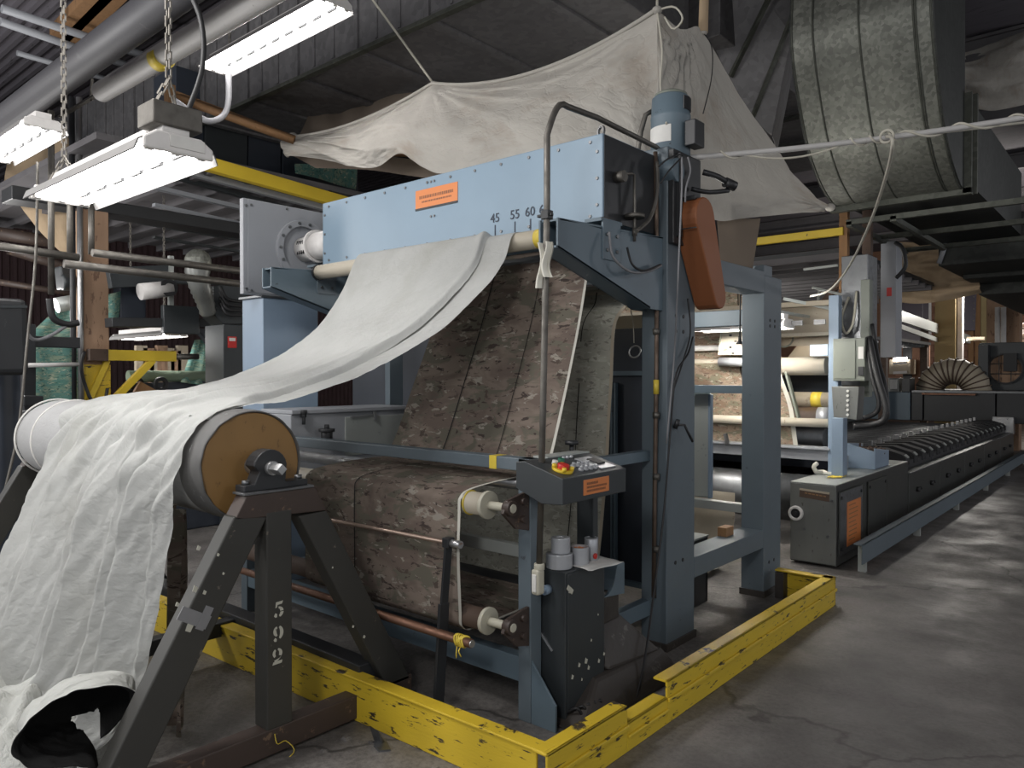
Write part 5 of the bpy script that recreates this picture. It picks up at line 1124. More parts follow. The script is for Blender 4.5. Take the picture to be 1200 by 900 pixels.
for px, py in ((942, 620), (970, 629), (975, 587)): c = Vector(PY(px, py, 6.412)); g.cyl(c, c + Vector((0, -0.008, 0)), 0.012, 8)
g.build('bolt', 'steel_dark', fb)
for a, y0, y1 in ((0, 6.46, 7.10), (1, 7.27, 7.88)):
    g = MB(); g.box(-2.008, -1.998, y0, y1, 0.10, 0.63); pl = g.build('side_plate', 'steel_dark' if a == 0 else 'side_box', fb, 0.003)
    g = MB(); 
    for y, z in ((y0, 0.10), (y0, 0.63)): pass
    g.bar((-1.997, y0, 0.10), (-1.997, y0, 0.63), 0.004, 0.008); g.bar((-1.997, y0, 0.63), (-1.997, y1, 0.63), 0.004, 0.008); g.bar((-1.997, y1, 0.10), (-1.997, y1, 0.63), 0.004, 0.008); g.build('plate_edge', 'galv_green', pl)
    g = MB()
    for y in (y0 + 0.05, y1 - 0.05):
        for z in (0.58, 0.15): g.cyl((-1.998, y, z), (-1.99, y, z), 0.014, 8)
    g.build('bolt', 'black', pl)
    if a == 0:
        g = MB(); g.box(-1.998, -1.994, 6.655, 7.03, 0.15, 0.525); st = g.build('orange_sticker', 'orange_plate', pl)
        g = MB()
        for i in range(9): g.box(-1.994, -1.9935, 6.69, 6.69 + random.uniform(.15, .30), 0.49 - i * .037, 0.499 - i * .037)
        g.build('faded_lettering', 'wood', st)
for i in range(5):
    y0 = 8.73 + i * 1.5
    g = MB(); g.box(-2.39, -2.0, y0 + 0.008, y0 + 1.492, 0.08, 0.565); sp = g.build('side_panel', 'side_box', t, 0.006)
    g = MB(); g.box(-2.41, -1.985, y0, y0 + 1.5, 0.56, 0.575); g.build('ledge', 'steel_dark', sp, 0.003)
    g = MB()
    for k in (0.35, 1.0):
        g = MB(); g.cyl((-2.0, y0 + k, 0.36), (-1.97, y0 + k, 0.36), 0.028, 12); g.build('spigot', 'rubber', sp); g = MB(); g.cyl((-2.0, y0 + k + .13, 0.36), (-1.975, y0 + k + .13, 0.36), 0.016, 10); g.build('spigot', 'rubber', sp)
    g = MB(); g.box(-2.32, -2.10, y0 + 0.01, y0 + 1.49, 0.575, 0.66); g.build('chain_housing', 'black', sp, 0.005)
# clamps: a wedge arm on a block, copied along the rail
g = MB(); g.prism([(-2.60, 0.775), (-2.32, 0.79), (-2.13, 0.735), (-2.09, 0.70), (-2.09, 0.615), (-2.18, 0.60), (-2.30, 0.66), (-2.60, 0.72)], 'y', 8.98, 9.16); cl = g.build('clamp', 'clamp', t, 0.006)
g = MB(); g.prism([(-2.115, 0.732), (-2.085, 0.705), (-2.085, 0.695), (-2.12, 0.722)], 'y', 9.03, 9.11); g.build('tip_glint', 'zinc', cl); g = MB(); g.box(-2.60, -2.56, 9.04, 9.10, 0.70, 0.83); g.build('pin', 'steel', cl)  # pale sliver stands in for the small highlight on each clamp
for k in range(1, 19): copy_part(cl, 0, k * 0.385, 0)
g = MB(); g.box(-4.5, -2.3, 8.6, 16.0, 0.60, 0.63); g.build('bed', 'black', t)
g = MB(); g.cyl((-4.5, 8.7, 0.67), (-2.45, 8.7, 0.67), 0.035, 12); cb_ = g.build('cross_bar', 'steel_dark', t)
for k in range(1, 24): copy_part(cb_, 0, k * 0.31, 0)
g = MB(); g.box(-4.75, -4.5, 6.42, 16, 0.02, 0.72); g.build('far_side', 'side_box', t)
g = MB(); g.box(-2.62, -2.58, 8.9, 16.2, 0.66, 0.70)
for i in range(46): g.box(-2.61, -2.59, 9 + i * .15, 9.03 + i * .15, 0.70, 0.76)
o = g.build('pin_chain', 'steel', t); o['kind'] = 'stuff'
g = MB(); g.bar((-2.2, 16.325, 1.067), (-2, 16.74, 0.949), 0.05, 0.05); g.box(-2.3, -1.98, 16.0, 16.2, 0.55, 0.85); g.build('tension_lever', 'steel', t)
# long low guard channel before it
t = thing('guard_rail', 'long grey-blue steel guard channel on short feet along the conveyor', 'rail', (-1.8, 6.4, 0))
g = MB(); g.box(-1.81, -1.80, 6.40, 16.6, 0.075, 0.24); g.box(-1.87, -1.80, 6.40, 16.6, 0.228, 0.24); g.build('channel', 'post', t, 0.003)
for y in (6.48, 8.3, 10.2, 12.2, 14.2, 16.2):
    g = MB(); g.box(-1.86, -1.83, y, y + 0.04, 0, 0.23); g.box(-1.83, -1.80, y, y + 0.04, 0, 0.08); g.build('foot', 'zinc', t)
# things lying on the end box
t = thing('blue_drip_tray', 'blue-grey steel tray full of rusty scrap on the conveyor end box', 'tray', (-2.18, 7.75, 0.695))
g = MB(); g.prism([(7.72, 0.697), (8.20, 0.697), (8.20, 0.85), (7.72, 0.90)], 'x', -2.075, -2.062); g.prism([(7.72, 0.697), (8.20, 0.697), (8.20, 0.90), (7.72, 0.94)], 'x', -2.33, -2.318); g.hexa([(-2.33, 7.715, 0.697), (-2.062, 7.715, 0.697), (-2.062, 7.727, 0.697), (-2.33, 7.727, 0.697), (-2.33, 7.715, 0.94), (-2.062, 7.715, 0.865), (-2.062, 7.727, 0.865), (-2.33, 7.727, 0.94)]); g.box(-2.33, -2.062, 8.19, 8.2, 0.697, 0.85); g.box(-2.33, -2.062, 7.72, 8.2, 0.697, 0.705); g.build('tray', 'tower', t, 0.003)
g = MB()
for i in range(40):
    c = Vector((random.uniform(-2.30, -2.10), random.uniform(7.78, 8.15), random.uniform(0.82, 0.88))); d = Vector((random.uniform(-1, 1), random.uniform(-1, 1), random.uniform(-.3, .5))).normalized() * .05; g.bar(c - d, c + d, 0.02, 0.014)
o = g.build('rusty_scrap', 'rust', t); o['kind'] = 'stuff'
t = thing('scale_block', 'small brass and steel adjuster block at the edge of the conveyor end box', 'fitting', (-2.36, 7.55, 0.695))
g = MB(); g.box(-2.385, -2.31, 7.48, 7.60, 0.695, 0.84); g.build('block', 'wood', t, 0.004); g = MB(); g.box(-2.30, -2.27, 7.46, 7.60, 0.695, 0.83); g.cyl((-2.35, 7.47, 0.77), (-2.35, 7.44, 0.77), 0.03, 12); g.build('plate', 'steel', t, 0.003)
g = MB(); g.tube(spline([(-2.37, 7.0, 0.715), (-2.33, 7.06, 0.72), (-2.28, 7.02, 0.71), (-2.22, 7.05, 0.712)], 12), 0.018, 7); g.tube(spline([(-2.37, 7.0, 0.715), (-2.38, 6.96, 0.77), (-2.36, 6.99, 0.80)], 8), 0.02, 7); o = g.build('cotton_glove', 'selvage'); tag(o, 'crumpled pale rag lying on the corner of the conveyor end box', 'rag')
g = MB(); g.grid([[(-2.21 + 0.10 * j / 6, 6.80 + 0.17 * i / 6 + .05 * j / 6, 0.700 + 0.012 * abs(math.sin(i * .9 + j))) for j in range(7)] for i in range(7)]); o = g.build('yellow_card', 'tape_yellow'); tag(o, 'small bright yellow card lying on the conveyor end box', 'card'); o.modifiers.new('thick', 'SOLIDIFY').thickness = 0.003

# ------------------------------------------------------------------ entry frame at the head of the conveyor
t = thing('entry_frame', 'pale steel entry frame of rollers and rails feeding the conveyor', 'frame', (-3.3, 7.4, 0))
g = MB(); g.box(-2.22, -2.12, 6.94, 7.06, 0.69, 1.22); g.build('short_post', 'tower', t, 0.004)
g = MB(); g.box(-2.36, -2.27, 7.28, 7.38, 0.0, 2.35); g.build('post', 'tower', t, 0.004)
g = MB(); g.box(-5.0, -4.9, 7.28, 7.38, 0.0, 2.35); g.build('post', 'tower', t, 0.004)
g = MB(); g.cyl((-5.0, 7.42, 1.69), (-2.42, 7.42, 1.69), 0.088, 28); rr_ = g.build('guide_roller', 'roller_white', t)
g = MB(); g.cyl((-5.0, 7.38, 1.89), (-3.0, 7.38, 1.89), 0.030, 14); g.build('thin_rail', 'lamp_white', t)
g = MB(); g.cyl((-3.32, 7.38, 1.89), (-3.26, 7.38, 1.89), 0.036, 14); g.build('collar', 'steel', t)
g = MB(); g.cyl((-5.0, 7.36, 1.145), (-2.36, 7.36, 1.145), 0.042, 20); g.build('front_rail', 'roller_white', t)
g = MB(); g.cyl((-5.0, 7.62, 1.36), (-2.42, 7.62, 1.36), 0.075, 24); g.build('rear_roller', 'beige', t)
g = MB(); g.cyl((-2.62, 7.62, 1.36), (-2.52, 7.62, 1.36), 0.0765, 24); g.build('yellow_band', 'tape_yellow', t)
g = MB(); g.cyl((-5.0, 7.60, 1.16 + .03), (-2.46, 7.60, 1.16 + .03), 0.10, 28); wr = g.build('wound_roller', 'rod', t)
g = MB(); g.cyl((-2.55, 7.60, 1.19), (-2.44, 7.60, 1.19), 0.101, 28); g.build('silver_end', 'silver', wr)
g = MB(); g.box(-5.0, -2.34, 7.30, 7.44, 0.79, 0.895); g.box(-5.0, -2.34, 7.26, 7.46, 0.895, 0.915); g.build('front_beam', 'grey_panel', t, 0.004)
g = MB(); g.box(-5.0, -2.40, 7.28, 7.34, 0.625, 0.64); g.build('lower_lip', 'steel_dark', t)
g = MB(); g.cyl((-5.0, 7.25, 0.42), (-2.40, 7.25, 0.42), 0.22, 40); g.build('drum', 'steel_dark', t)
g = MB(); g.cyl((-5.0, 7.65, 0.98), (-2.5, 7.65, 0.98), 0.10, 28); g.build('drum', 'steel_dark', t)
g = MB(); g.box(-5.0, -2.36, 7.5, 7.56, 2.02, 2.10); g.box(-5.0, -2.36, 7.48, 7.56, 2.28, 2.33); g.build('upper_rail', 'beige', t, 0.003)
g = MB(); g.box(-5.0, -2.4, 7.66, 7.70, 1.90, 2.30); bp = g.build('back_plate', 'beige', t, 0.003)
c = Vector((-2.923, 7.66, 1.985)); g = MB(); g.ring(c, (0, -1, 0), 0.10, 0.085, 0.012, 28); g.build('round_cover', 'greenbox', bp)
g = MB(); g.box(-5.0, -2.4, 7.46, 7.62, 1.985, 2.02); g.build('lamp_shelf', 'roller_white', t)
g = MB(); g.bar((-2.955, 7.3, 1.685), (-2.722, 7.3, 0.827), 0.05, 0.02) if False else g.bar((-2.80, 7.38, 1.66), (-2.66, 7.38, 1.15), 0.06, 0.02); g.build('edge_bar', 'greenbox', t)
g = MB(); g.box(-5.0, -2.38, 7.78, 7.80, 0.66, 1.78); g.build('dark_backing', 'navy', t)  # dark sheet added to stand for the dark opening behind the rollers
ip = None; g = MB(); g.hexa([(-3.452, 7.24, 1.811), (-3.044, 7.24, 1.804), (-3.056, 7.27, 1.805), (-3.466, 7.27, 1.812), (-3.397, 7.24, 2.247), (-3.045, 7.24, 2.228), (-3.058, 7.27, 2.23), (-3.411, 7.27, 2.25)]); ip = g.build('instrument_panel', 'roller_white', t, 0.003)
g = MB()
for px, py, s_ in ((856, 378, .02), (856, 386, .015), (856, 393, .02), (856, 407, .02), (862, 400, .012), (859, 414, .015)):
    g.bar(PY(px - 1.5, py, 7.238), PY(px + 1.5, py, 7.238), 0.004, s_)
g.build('switch_mark', 'black', ip)
g = MB(); g.bar((-3.384, 7.232, 2.193), (-3.429, 7.232, 1.846), 0.035, 0.012, (1, 0, 0)); g.build('panel_edge', 'white_plastic', ip)
g = MB(); g.bar((-3.185, 7.236, 2.072), (-3.043, 7.236, 2.066), 0.005, 0.012); g.build('slot', 'lamp_white', ip)
g = MB(); c = Vector((-3.131, 7.236, 1.925)); g.cyl(c, c + Vector((0, -.02, 0)), 0.06, 20); g.build('dial', 'beige', ip)
g = MB(); g.cyl((-3.437, 7.25, 1.741), (-3.03, 7.25, 1.727), 0.045, 18); g.build('silver_bar', 'silver', t)
# small block clip
g = MB(); g.bar((-3.37, 7.25, 1.005), (-3.342, 7.25, 0.885), 0.04, 0.03); g.build('edge_clip', 'steel_dark', t)
rows = [((-4.9, 7.56, 2.55), (-3.0, 7.56, 2.55)), ((-4.9, 7.5, 2.3), (-2.96, 7.5, 2.3)), ((-4.9, 7.42, 1.79), (-2.86, 7.42, 1.79)), ((-4.9, 7.325, 1.72), (-2.83, 7.325, 1.72)), ((-4.9, 7.33, 1.6), (-2.82, 7.33, 1.6)), ((-4.9, 7.40, 1.3), (-2.74, 7.40, 1.3)), ((-4.9, 7.41, 1.0), (-2.70, 7.41, 1.0)), ((-4.9, 7.44, 0.80), (-2.68, 7.44, 0.80))]
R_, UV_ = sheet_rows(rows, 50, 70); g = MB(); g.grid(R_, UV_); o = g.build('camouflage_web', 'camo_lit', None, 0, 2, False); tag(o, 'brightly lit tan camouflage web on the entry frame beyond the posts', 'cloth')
strip(49, 50, 0.004, 'selvage', 'selvage', o)
g = MB(); rr = [[r[0].lerp(r[-1], .80) + Vector((0, -.006, .0)), r[0].lerp(r[-1], .806) + Vector((0, -.006, 0))] for r in R_]; g.grid(rr); g.build('seam', 'seam', o, 0, 2, False)
# sheet-metal trough under the gap between the posts and the loose timber there
g = MB(); pr_ = [(5.95, 0.62), (5.95, 0.40), (5.88, 0.22), (5.70, 0.10), (5.45, 0.04)]; g.grid([[(x, y, z) for x in (-4.6, -3.6, -2.68)] for y, z in pr_]); o = g.build('scray_sheet', 'beige', None, 0, 2, False); o.modifiers.new('thick', 'SOLIDIFY').thickness = 0.006; tag(o, 'curved beige metal scray sheet low between the two rear posts', 'sheet')
t = thing('tool_box', 'small open black metal box by the low beam between the posts', 'box', (-2.5, 4.75, 0.36)); t.location = (-2.5, 4.75, 0)
g = MB(); g.box(-2.62, -2.42, 4.60, 4.63, 0.0, 0.46); g.box(-2.62, -2.42, 4.90, 4.93, 0.0, 0.46); g.box(-2.44, -2.42, 4.6, 4.93, 0, 0.46); g.box(-2.62, -2.60, 4.6, 4.93, 0, .46); g.build('box', 'black', t, 0.004); g = MB(); g.box(-2.625, -2.415, 4.595, 4.935, 0.46, 0.472); g.build('rim', 'zinc', t)
t = thing('timber_block', 'short timber offcut lying on the low beam between the posts', 'block', (-2.28, 4.9, 0.487))
g = MB(); g.box(-2.315, -2.25, 4.86, 4.98, 0.487, 0.55); g.build('block', 'wood', t, 0.004)

# ------------------------------------------------------------------ controls, hoses and steelwork above the conveyor
t = thing('control_box', 'grey-green control box with a slanted cover beside the entry frame', 'box', (-2.2, 7.25, 1.5))
g = MB(); g.box(-2.30, -2.02, 7.22, 7.46, 1.55, 1.94); bx = g.build('body', 'greenbox', t, 0.005); g = MB(); g.box(-2.285, -2.10, 7.210, 7.222, 1.57, 1.92); g.build('door', 'greenbox', bx, 0.003)
g = MB(); g.box(-2.075, -2.03, 7.21, 7.222, 1.75, 1.86); g.build('label', 'paper', bx)
g = MB(); g.box(-2.075, -2.03, 7.205, 7.222, 1.60, 1.68); g.build('black_switch', 'black', bx)
t = thing('terminal_strip_box', 'lower grey box with a row of pale screws under the control box', 'box', (-2.2, 7.1, 1.2))
g = MB(); g.prism([(-2.26, 1.22), (-2.28, 1.50), (-2.04, 1.50), (-2.06, 1.20)], 'y', 7.12, 7.30); bx = g.build('body', 'steel_box', t, 0.005)
g = MB()
for i in range(6): g.cyl((-2.135, 7.12, 1.245 + i * .043), (-2.135, 7.105, 1.245 + i * .043), 0.012, 8)
g.build('screw', 'paper', bx)
g = MB(); g.box(-2.54, -2.37, 7.30, 7.42, 1.685 + .10, 1.685 + .21); o = g.build('blue_case', 'lightblue', None, 0.006); tag(o, 'plain light blue case on the roller end of the entry frame', 'case')
def hose(label, pts, r, n=28):
    g = MB(); g.tube(spline(pts, n), r, 8); o = g.build('hose', 'rubber'); tag(o, label, 'hose', 'black hoses by the control box')
hose('outermost black hose looping down beside the control box', [(-2.012, 7.3, 1.95), (-1.911, 7.2, 1.6), (-1.827, 7.15, 1.337), (-1.84, 7.15, 1.209), (-1.952, 7.15, 1.159), (-2.082, 7.1, 1.141)], 0.03)
hose('middle black hose looping down beside the control box', [(-2.026, 7.3, 1.911), (-1.959, 7.22, 1.6), (-1.896, 7.2, 1.372), (-1.924, 7.2, 1.265), (-2.01, 7.15, 1.218)], 0.022)
hose('inner black hose hanging from the slim steel trunking', [(-2.038, 7.5, 2.078), (-1.95, 7.4, 1.717), (-1.886, 7.35, 1.523), (-1.851, 7.3, 1.294), (-1.908, 7.25, 1.187)], 0.018)
t = thing('cable_trunking', 'tall grey steel trunking panel with a small red sticker beside the tan canvas', 'panel', (-2.27, 9.0, 2.3))
g = MB(); g.box(-2.36, -2.20, 9.0, 9.25, 1.80, 3.08); tp = g.build('panel', 'grey_panel', t, 0.005); g = MB(); g.bar((-2.27, 8.995, 2.569), (-2.269, 8.995, 2.475), 0.05, 0.004, (0, 1, 0)); g.build('red_sticker', 'red', tp)
t = thing('upright_casing', 'dark tall steel casing with cables at the control station', 'casing', (-2.3, 7.6, 2.2))
g = MB(); g.box(-2.34, -2.10, 7.58, 7.9, 1.5, 2.75); g.build('casing', 'steel_dark', t, 0.006); g = MB(); g.box(-2.14, -2.06, 7.5, 7.6, 1.4, 2.5); g.build('side_channel', 'greenbox', t, 0.004)
for k, (a, b, c) in enumerate((((996, 375), (1004, 395), (1010, 375)), ((1002, 360), (998, 392), (1008, 400)))):
    g = MB(); g.tube(spline([PY(a[0], a[1] - 30, 7.5), PY(*a, 7.45), PY(*b, 7.40), PY(*c, 7.45), PY(c[0], c[1] - 40, 7.5)], 18), 0.012, 6) if False else None
g = MB(); g.tube(spline([(-2.26, 7.55, 2.35), (-2.31, 7.5, 2.15), (-2.26, 7.46, 2.0), (-2.20, 7.48, 2.1), (-2.19, 7.55, 2.4)], 20), 0.012, 6); o = g.build('cable', 'white_plastic'); tag(o, 'pale cable loop before the dark tall casing', 'cable')
g = MB(); g.tube(spline([(-2.164, 8.8, 3.029), (-2.089, 8.8, 2.947), (-2.063, 8.8, 2.763), (-2.154, 8.8, 2.644)], 18), 0.022, 8); o = g.build('cable', 'rubber'); tag(o, 'thick black cable arc in front of the hanging tan canvas', 'cable')
# steel gantry
t = thing('gantry', 'rusty brown and yellow steel gantry over the conveyor entry', 'gantry', (-2.6, 8.3, 2.3))
g = MB(); g.box(-3.75, -2.52, 8.2, 8.26, 3.07, 3.15); g.build('yellow_beam', 'yellow_clean', t, 0.003)
for x in (-2.57, -2.34):
    g = MB(); g.box(x, x + 0.085, 8.24, 8.32, 2.2, 3.35); g.build('post', 'wood' if x < -2.4 else 'rust', t, 0.003)
g = MB(); g.box(-2.6, -2.2, 8.22, 8.34, 2.34, 2.42); g.bar((-2.75, 8.28, 2.36), (-2.55, 8.28, 2.62), 0.06, 0.06); g.build('brace', 'rust', t, 0.003)
g = MB(); g.bar((-2.724, 7.9, 2.507), (-2.314, 8.3, 2.379), 0.03, 0.02); g.build('pale_angle', 'zinc', t); g = MB(); g.bar((-3.061, 8.6, 2.797), (-2.69, 8.6, 2.81), 0.03, 0.025); g.build('pale_angle', 'zinc', t); g = MB(); g.bar((-2.834, 7.4, 2.361), (-2.432, 7.6, 2.25), 0.03, 0.03); g.build('pale_angle', 'zinc', t)
t = thing('ribbed_platform', 'dark ribbed platform underside behind the yellow beam', 'platform', (-4, 10, 3))
g = MB(); g.box(-7, -2.6, 8.6, 14, 2.95, 3.0); g.build('plate', 'black', t)
for i in range(13):
    g = MB(); g.box(-7, -2.6, 8.6 + i * 0.4, 8.66 + i * 0.4, 2.88, 2.95); g.build('rib', 'joist', t)
# dark hoods to the right
t = thing('exhaust_hood', 'black stepped exhaust hood hanging at the right over the far conveyor', 'hood', (-1.5, 12, 2.7))
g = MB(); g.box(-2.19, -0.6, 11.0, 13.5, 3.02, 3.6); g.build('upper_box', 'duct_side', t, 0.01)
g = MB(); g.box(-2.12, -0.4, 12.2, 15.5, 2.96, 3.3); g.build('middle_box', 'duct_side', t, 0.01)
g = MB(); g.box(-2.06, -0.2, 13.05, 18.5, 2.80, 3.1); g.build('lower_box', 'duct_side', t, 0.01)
g = MB(); g.cyl((-2.10, 11.0 - .02, 3.30), (-2.18, 11.0 - .02, 3.05), 0.03, 8); g.build('pipe', 'grey_panel', t)
# hanging tan canvas far away
A_ = spline([Vector((-3.309, 13, 3.737)), Vector((-2.88, 13, 3.674)), Vector((-2.597, 13, 3.654)), Vector((-2.022, 13, 3.373))], 40); B_ = spline([Vector((-3.305, 13, 2.799)), Vector((-2.875, 13, 2.718)), Vector((-2.465, 13, 2.744)), Vector((-2.019, 13, 2.829))], 40)
g = MB(); g.grid([[a.lerp(b, i / 30) + Vector((0, -0.28 * math.sin(math.pi * i / 30) + 0.12 * noise.noise((k * .10, i * .35, 2)), 0)) for k, (a, b) in enumerate(zip(A_, B_))] for i in range(31)], [[(k / 10, i / 10) for k in range(41)] for i in range(31)]); o = g.build('hanging_canvas', 'tarp_far', None, 0, 2, False); tag(o, 'sagging tan canvas slung far beyond the conveyor under the black hood', 'canvas')
A_ = spline([Vector((-2.212, 12, 6.183)), Vector((-1.786, 12, 6.212)), Vector((-1.261, 12, 6.281))], 30); B_ = spline([Vector((-2.103, 12, 5.328)), Vector((-1.73, 12, 5.184)), Vector((-1.254, 12, 5.208))], 30)
g = MB(); g.grid([[a.lerp(b, i / 24) + Vector((0, -0.3 * math.sin(math.pi * i / 24) + 0.14 * noise.noise((k * .06, i * .4, 5)), 0)) for k, (a, b) in enumerate(zip(A_, B_))] for i in range(25)], [[(k / 10, i / 10) for k in range(31)] for i in range(25)]); o = g.build('hanging_canvas', 'tarp', None, 0, 2, False); tag(o, 'grey-tan canvas hanging behind the elbow at the upper right corner', 'canvas')
# oven front with fan and flexible duct on top
t = thing('oven_front', 'long black oven wall closing the far end of the conveyor', 'oven', (-3.0, 16, 0.7))
for x0, x1, m_ in ((-4.9, -3.72, 'blue_dark'), (-3.70, -3.5, 'black'), (-3.48, -2.3, 'black'), (-2.28, -0.9, 'black')):
    g = MB(); g.box(x0, x1, 16.3, 18.5, 0.72, 1.27); g.build('wall_panel', m_, t, 0.01)
g = MB(); g.box(-3.68, -0.9, 16.25, 18.5, 1.27, 1.31); g.build('top_edge', 'steel_dark', t)
g = MB(); g.box(-3.5, -2.6, 16.2, 16.3, 1.23, 1.26); g.build('copper_strip', 'copper', t)
for x0, x1 in ((-4.6, -4.2), (-4.15, -3.95), (-3.9, -3.75)):
    g = MB(); g.box(x0, x1, 16.4, 16.8, 1.27, 1.55); g.build('gear_unit', 'black' if x0 > -4.1 else 'steel_box', t, 0.01)
g = MB(); g.box(-4.10, -3.98, 16.36, 16.4, 1.33, 1.52); g.build('notice', 'paper', t)
t = thing('flexible_duct', 'ribbed brown flexible duct bend standing on the oven', 'duct', (-3.0, 17, 1.3))
c = Vector((-3.15, 17.2, 1.27)); pts = [c + Vector((0.42 * math.cos(R(180 - a)), 0, 0.42 * math.sin(R(180 - a)))) for a in range(0, 181, 12)]
g = MB(); g.tube(pts, [0.24 + (0.02 if i % 2 else -0.01) for i in range(len(pts))], 20); g.build('hose', 'beige', t)
for i in range(1, len(pts) - 1, 1):
    d = (pts[i + 1] - pts[i - 1]).normalized(); g = MB(); g.cyl(pts[i] - d * .012, pts[i] + d * .012, 0.268, 20); g.build('hoop', 'rust', t)
t = thing('exhaust_fan', 'dark round-guarded fan in a black housing at the far right', 'fan', (-2.2, 17.6, 1.3))
g = MB(); g.box(-2.72, -2.55, 17.2, 17.8, 1.31, 2.2); g.box(-2.75, -1.6, 17.5, 17.9, 1.31, 2.25); g.build('housing', 'cabinet', t, 0.01)
c = Vector((-2.299, 17.45, 1.734)); g = MB(); g.ring(c, (0, -1, 0), 0.30, 0.275, 0.04, 36); gd = g.build('guard_ring', 'rubber', t); g = MB(); g.cyl(c + Vector((0, .04, 0)), c + Vector((0, .045, 0)), 0.275, 36); g.build('opening', 'pillar', t)
g = MB()
for k in range(4): g.bar(c + Vector((-0.29 if k < 2 else (k - 2.5) * .2, -.02, (k - .5) * .2 if k < 2 else -0.29)), c + Vector((0.29 if k < 2 else (k - 2.5) * .2, -.02, (k - .5) * .2 if k < 2 else 0.29)), 0.015, 0.015)
g.box(c.x - 0.02, c.x + 0.2, c.y - .1, c.y, c.z - .05, c.z + .3); g.build('motor_bracket', 'rubber', gd)
# columns, catwalk, pipes at the far end
g = MB(); g.box(-4.05, -3.62, 20, 20.3, 0, 3.6); o = g.build('column', 'tan', None, 0.01); tag(o, 'tan painted far column below the sagging canvas', 'column')
g = MB(); g.box(-3.6, -3.5, 20.1, 20.3, 0, 3.6); o = g.build('white_pipe', 'lamp_white'); tag(o, 'white vertical pipe beside the tan far column', 'pipe')
g = MB(); g.box(-2.85, -2.25, 19, 19.4, 0, 4.5); o = g.build('column', 'pillar', None, 0.01); tag(o, 'broad brown far column left of the twin white pipes', 'column')
for k, px in enumerate((1169, 1176)):
    g = MB(); g.cyl(PY(px, 360, 18.7), PY(px, 531, 18.7), 0.05, 10); o = g.build('white_pipe', 'lamp_white'); tag(o, ('left of the twin white pipes before the broad brown column', 'right of the twin white pipes before the broad brown column')[k], 'pipe', 'twin white pipes')
for k, px in enumerate((1146, 1153, 1138, 1190, 1194)):
    g = MB(); g.bar(PY(px, 335, 29.8), PY(px, 497, 29.8), 0.16, 0.10, (0, 1, 0)); o = g.build('timber_batten', 'wood' if k % 2 == 0 else 'tan')
    tag(o, ('middle timber batten of the three before the brick end wall', 'rightmost timber batten of the three before the brick end wall', 'leftmost timber batten of the three before the brick end wall', 'timber batten right of the twin white pipes, the left of two', 'timber batten right of the twin white pipes, the right of two')[k], 'batten', 'timber battens on the end wall')
t = thing('end_window', 'tall dark glazed window with pale bars at the far end behind the canvas', 'window', (-6.713, 29.5, 3.875))
g = MB(); g.bar((-7.181, 29.6, 3.877), (-6.169, 29.75, 3.831), 0.5, 2.2); g.build('glass', 'dirtyglass', t)
for px in (1052, 1058, 1065, 1072, 1080, 1090):
    g = MB(); g.bar(PY(px, 340, 29.5), PY(px, 392, 29.5), 0.08, 0.06, (0, 1, 0)); g.build('bar', 'lamp_white', t)
t = thing('end_window', 'dark purple glazed window above the bare bulb at the far end', 'window', (-4.969, 29.6, 3.93))
g = MB(); g.bar((-5.249, 29.6, 3.888), (-4.817, 29.75, 3.873), 0.5, 1.5); g.build('glass', 'dirtyglass', t)
for py in (348, 355, 362, 369, 376):
    g = MB(); g.bar(PY(1124, py, 29.5), PY(1142, py, 29.5), 0.03, 0.03); g.build('bar', 'conduit', t)
t = thing('catwalk', 'pale railed catwalk running away above the far conveyor', 'catwalk', (-4, 18, 2.5))
g = MB(); g.bar((-4, 16.233, 2.818), (-4, 23.98, 2.591), 0.06, 0.22); g.build('kick_plate', 'zinc', t)
g = MB(); g.bar((-4, 16.364, 2.605), (-4, 20.183, 2.433), 0.04, 0.10); g.build('lower_rail', 'zinc', t)
g = MB(); g.box(-5.6, -4.02, 15.8, 19.5, 2.30, 2.36); g.build('deck', 'black', t)
for i in range(10):
    g = MB(); g.bar((-5.5, 15.9 + i * .36, 2.27), (-4.05, 16.1 + i * .36, 2.27), 0.05, 0.05); g.build('joist', 'steel_dark', t)
g = MB(); g.box(-4.2, -4.06, 15.9, 16.04, 0, 2.3); g.build('leg', 'rust', t); g = MB(); g.box(-4.2, -4.06, 19.3, 19.44, 0, 2.9); g.build('leg', 'rust', t)
t = thing('bare_bulb', 'bare bright bulb glowing before the brick wall at the far end', 'lamp', (-3.858, 22, 2.493))
g = MB(); bmesh.ops.create_icosphere(g.bm, subdivisions=2, radius=0.085, matrix=Matrix.Translation(Vector((-3.858, 22, 2.471)))); g.build('bulb', 'bulb', t)
g = MB(); c = Vector((-3.858, 22, 2.471)); g.cyl(c + Vector((0, 0, .07)), c + Vector((0, 0, .2)), 0.04, 10); g.build('holder', 'black', t); g = MB(); g.cyl((-3.726, 22, 2.532), (-3.336, 22, 2.52), 0.05, 8); g.build('arm', 'beige', t)
t = thing('far_shelving', 'pale pipes and shelves with glinting clutter at the far right', 'shelf', (-2.448, 20, 2.551))
for py in (383, 395, 402):
    g = MB(); g.cyl(PY(1174, py, 20), PY(1225, py - 3, 20), 0.06, 8); g.build('pipe', 'lamp_white', t)
g = MB(); g.bar((-2.582, 20.3, 2.549), (-1.932, 20.3, 2.563), 0.3, 0.14); g.build('pale_box', 'lamp_white', t, 0.01)
t = thing('far_machine', 'pale cluttered machine with lit tubes far behind the steel trunking', 'machine', (-4.582, 20, 1.909))
g = MB(); g.bar((-4.979, 20, 1.809), (-4.507, 20, 1.806), 0.5, 0.35); g.build('body', 'beige', t, 0.01)
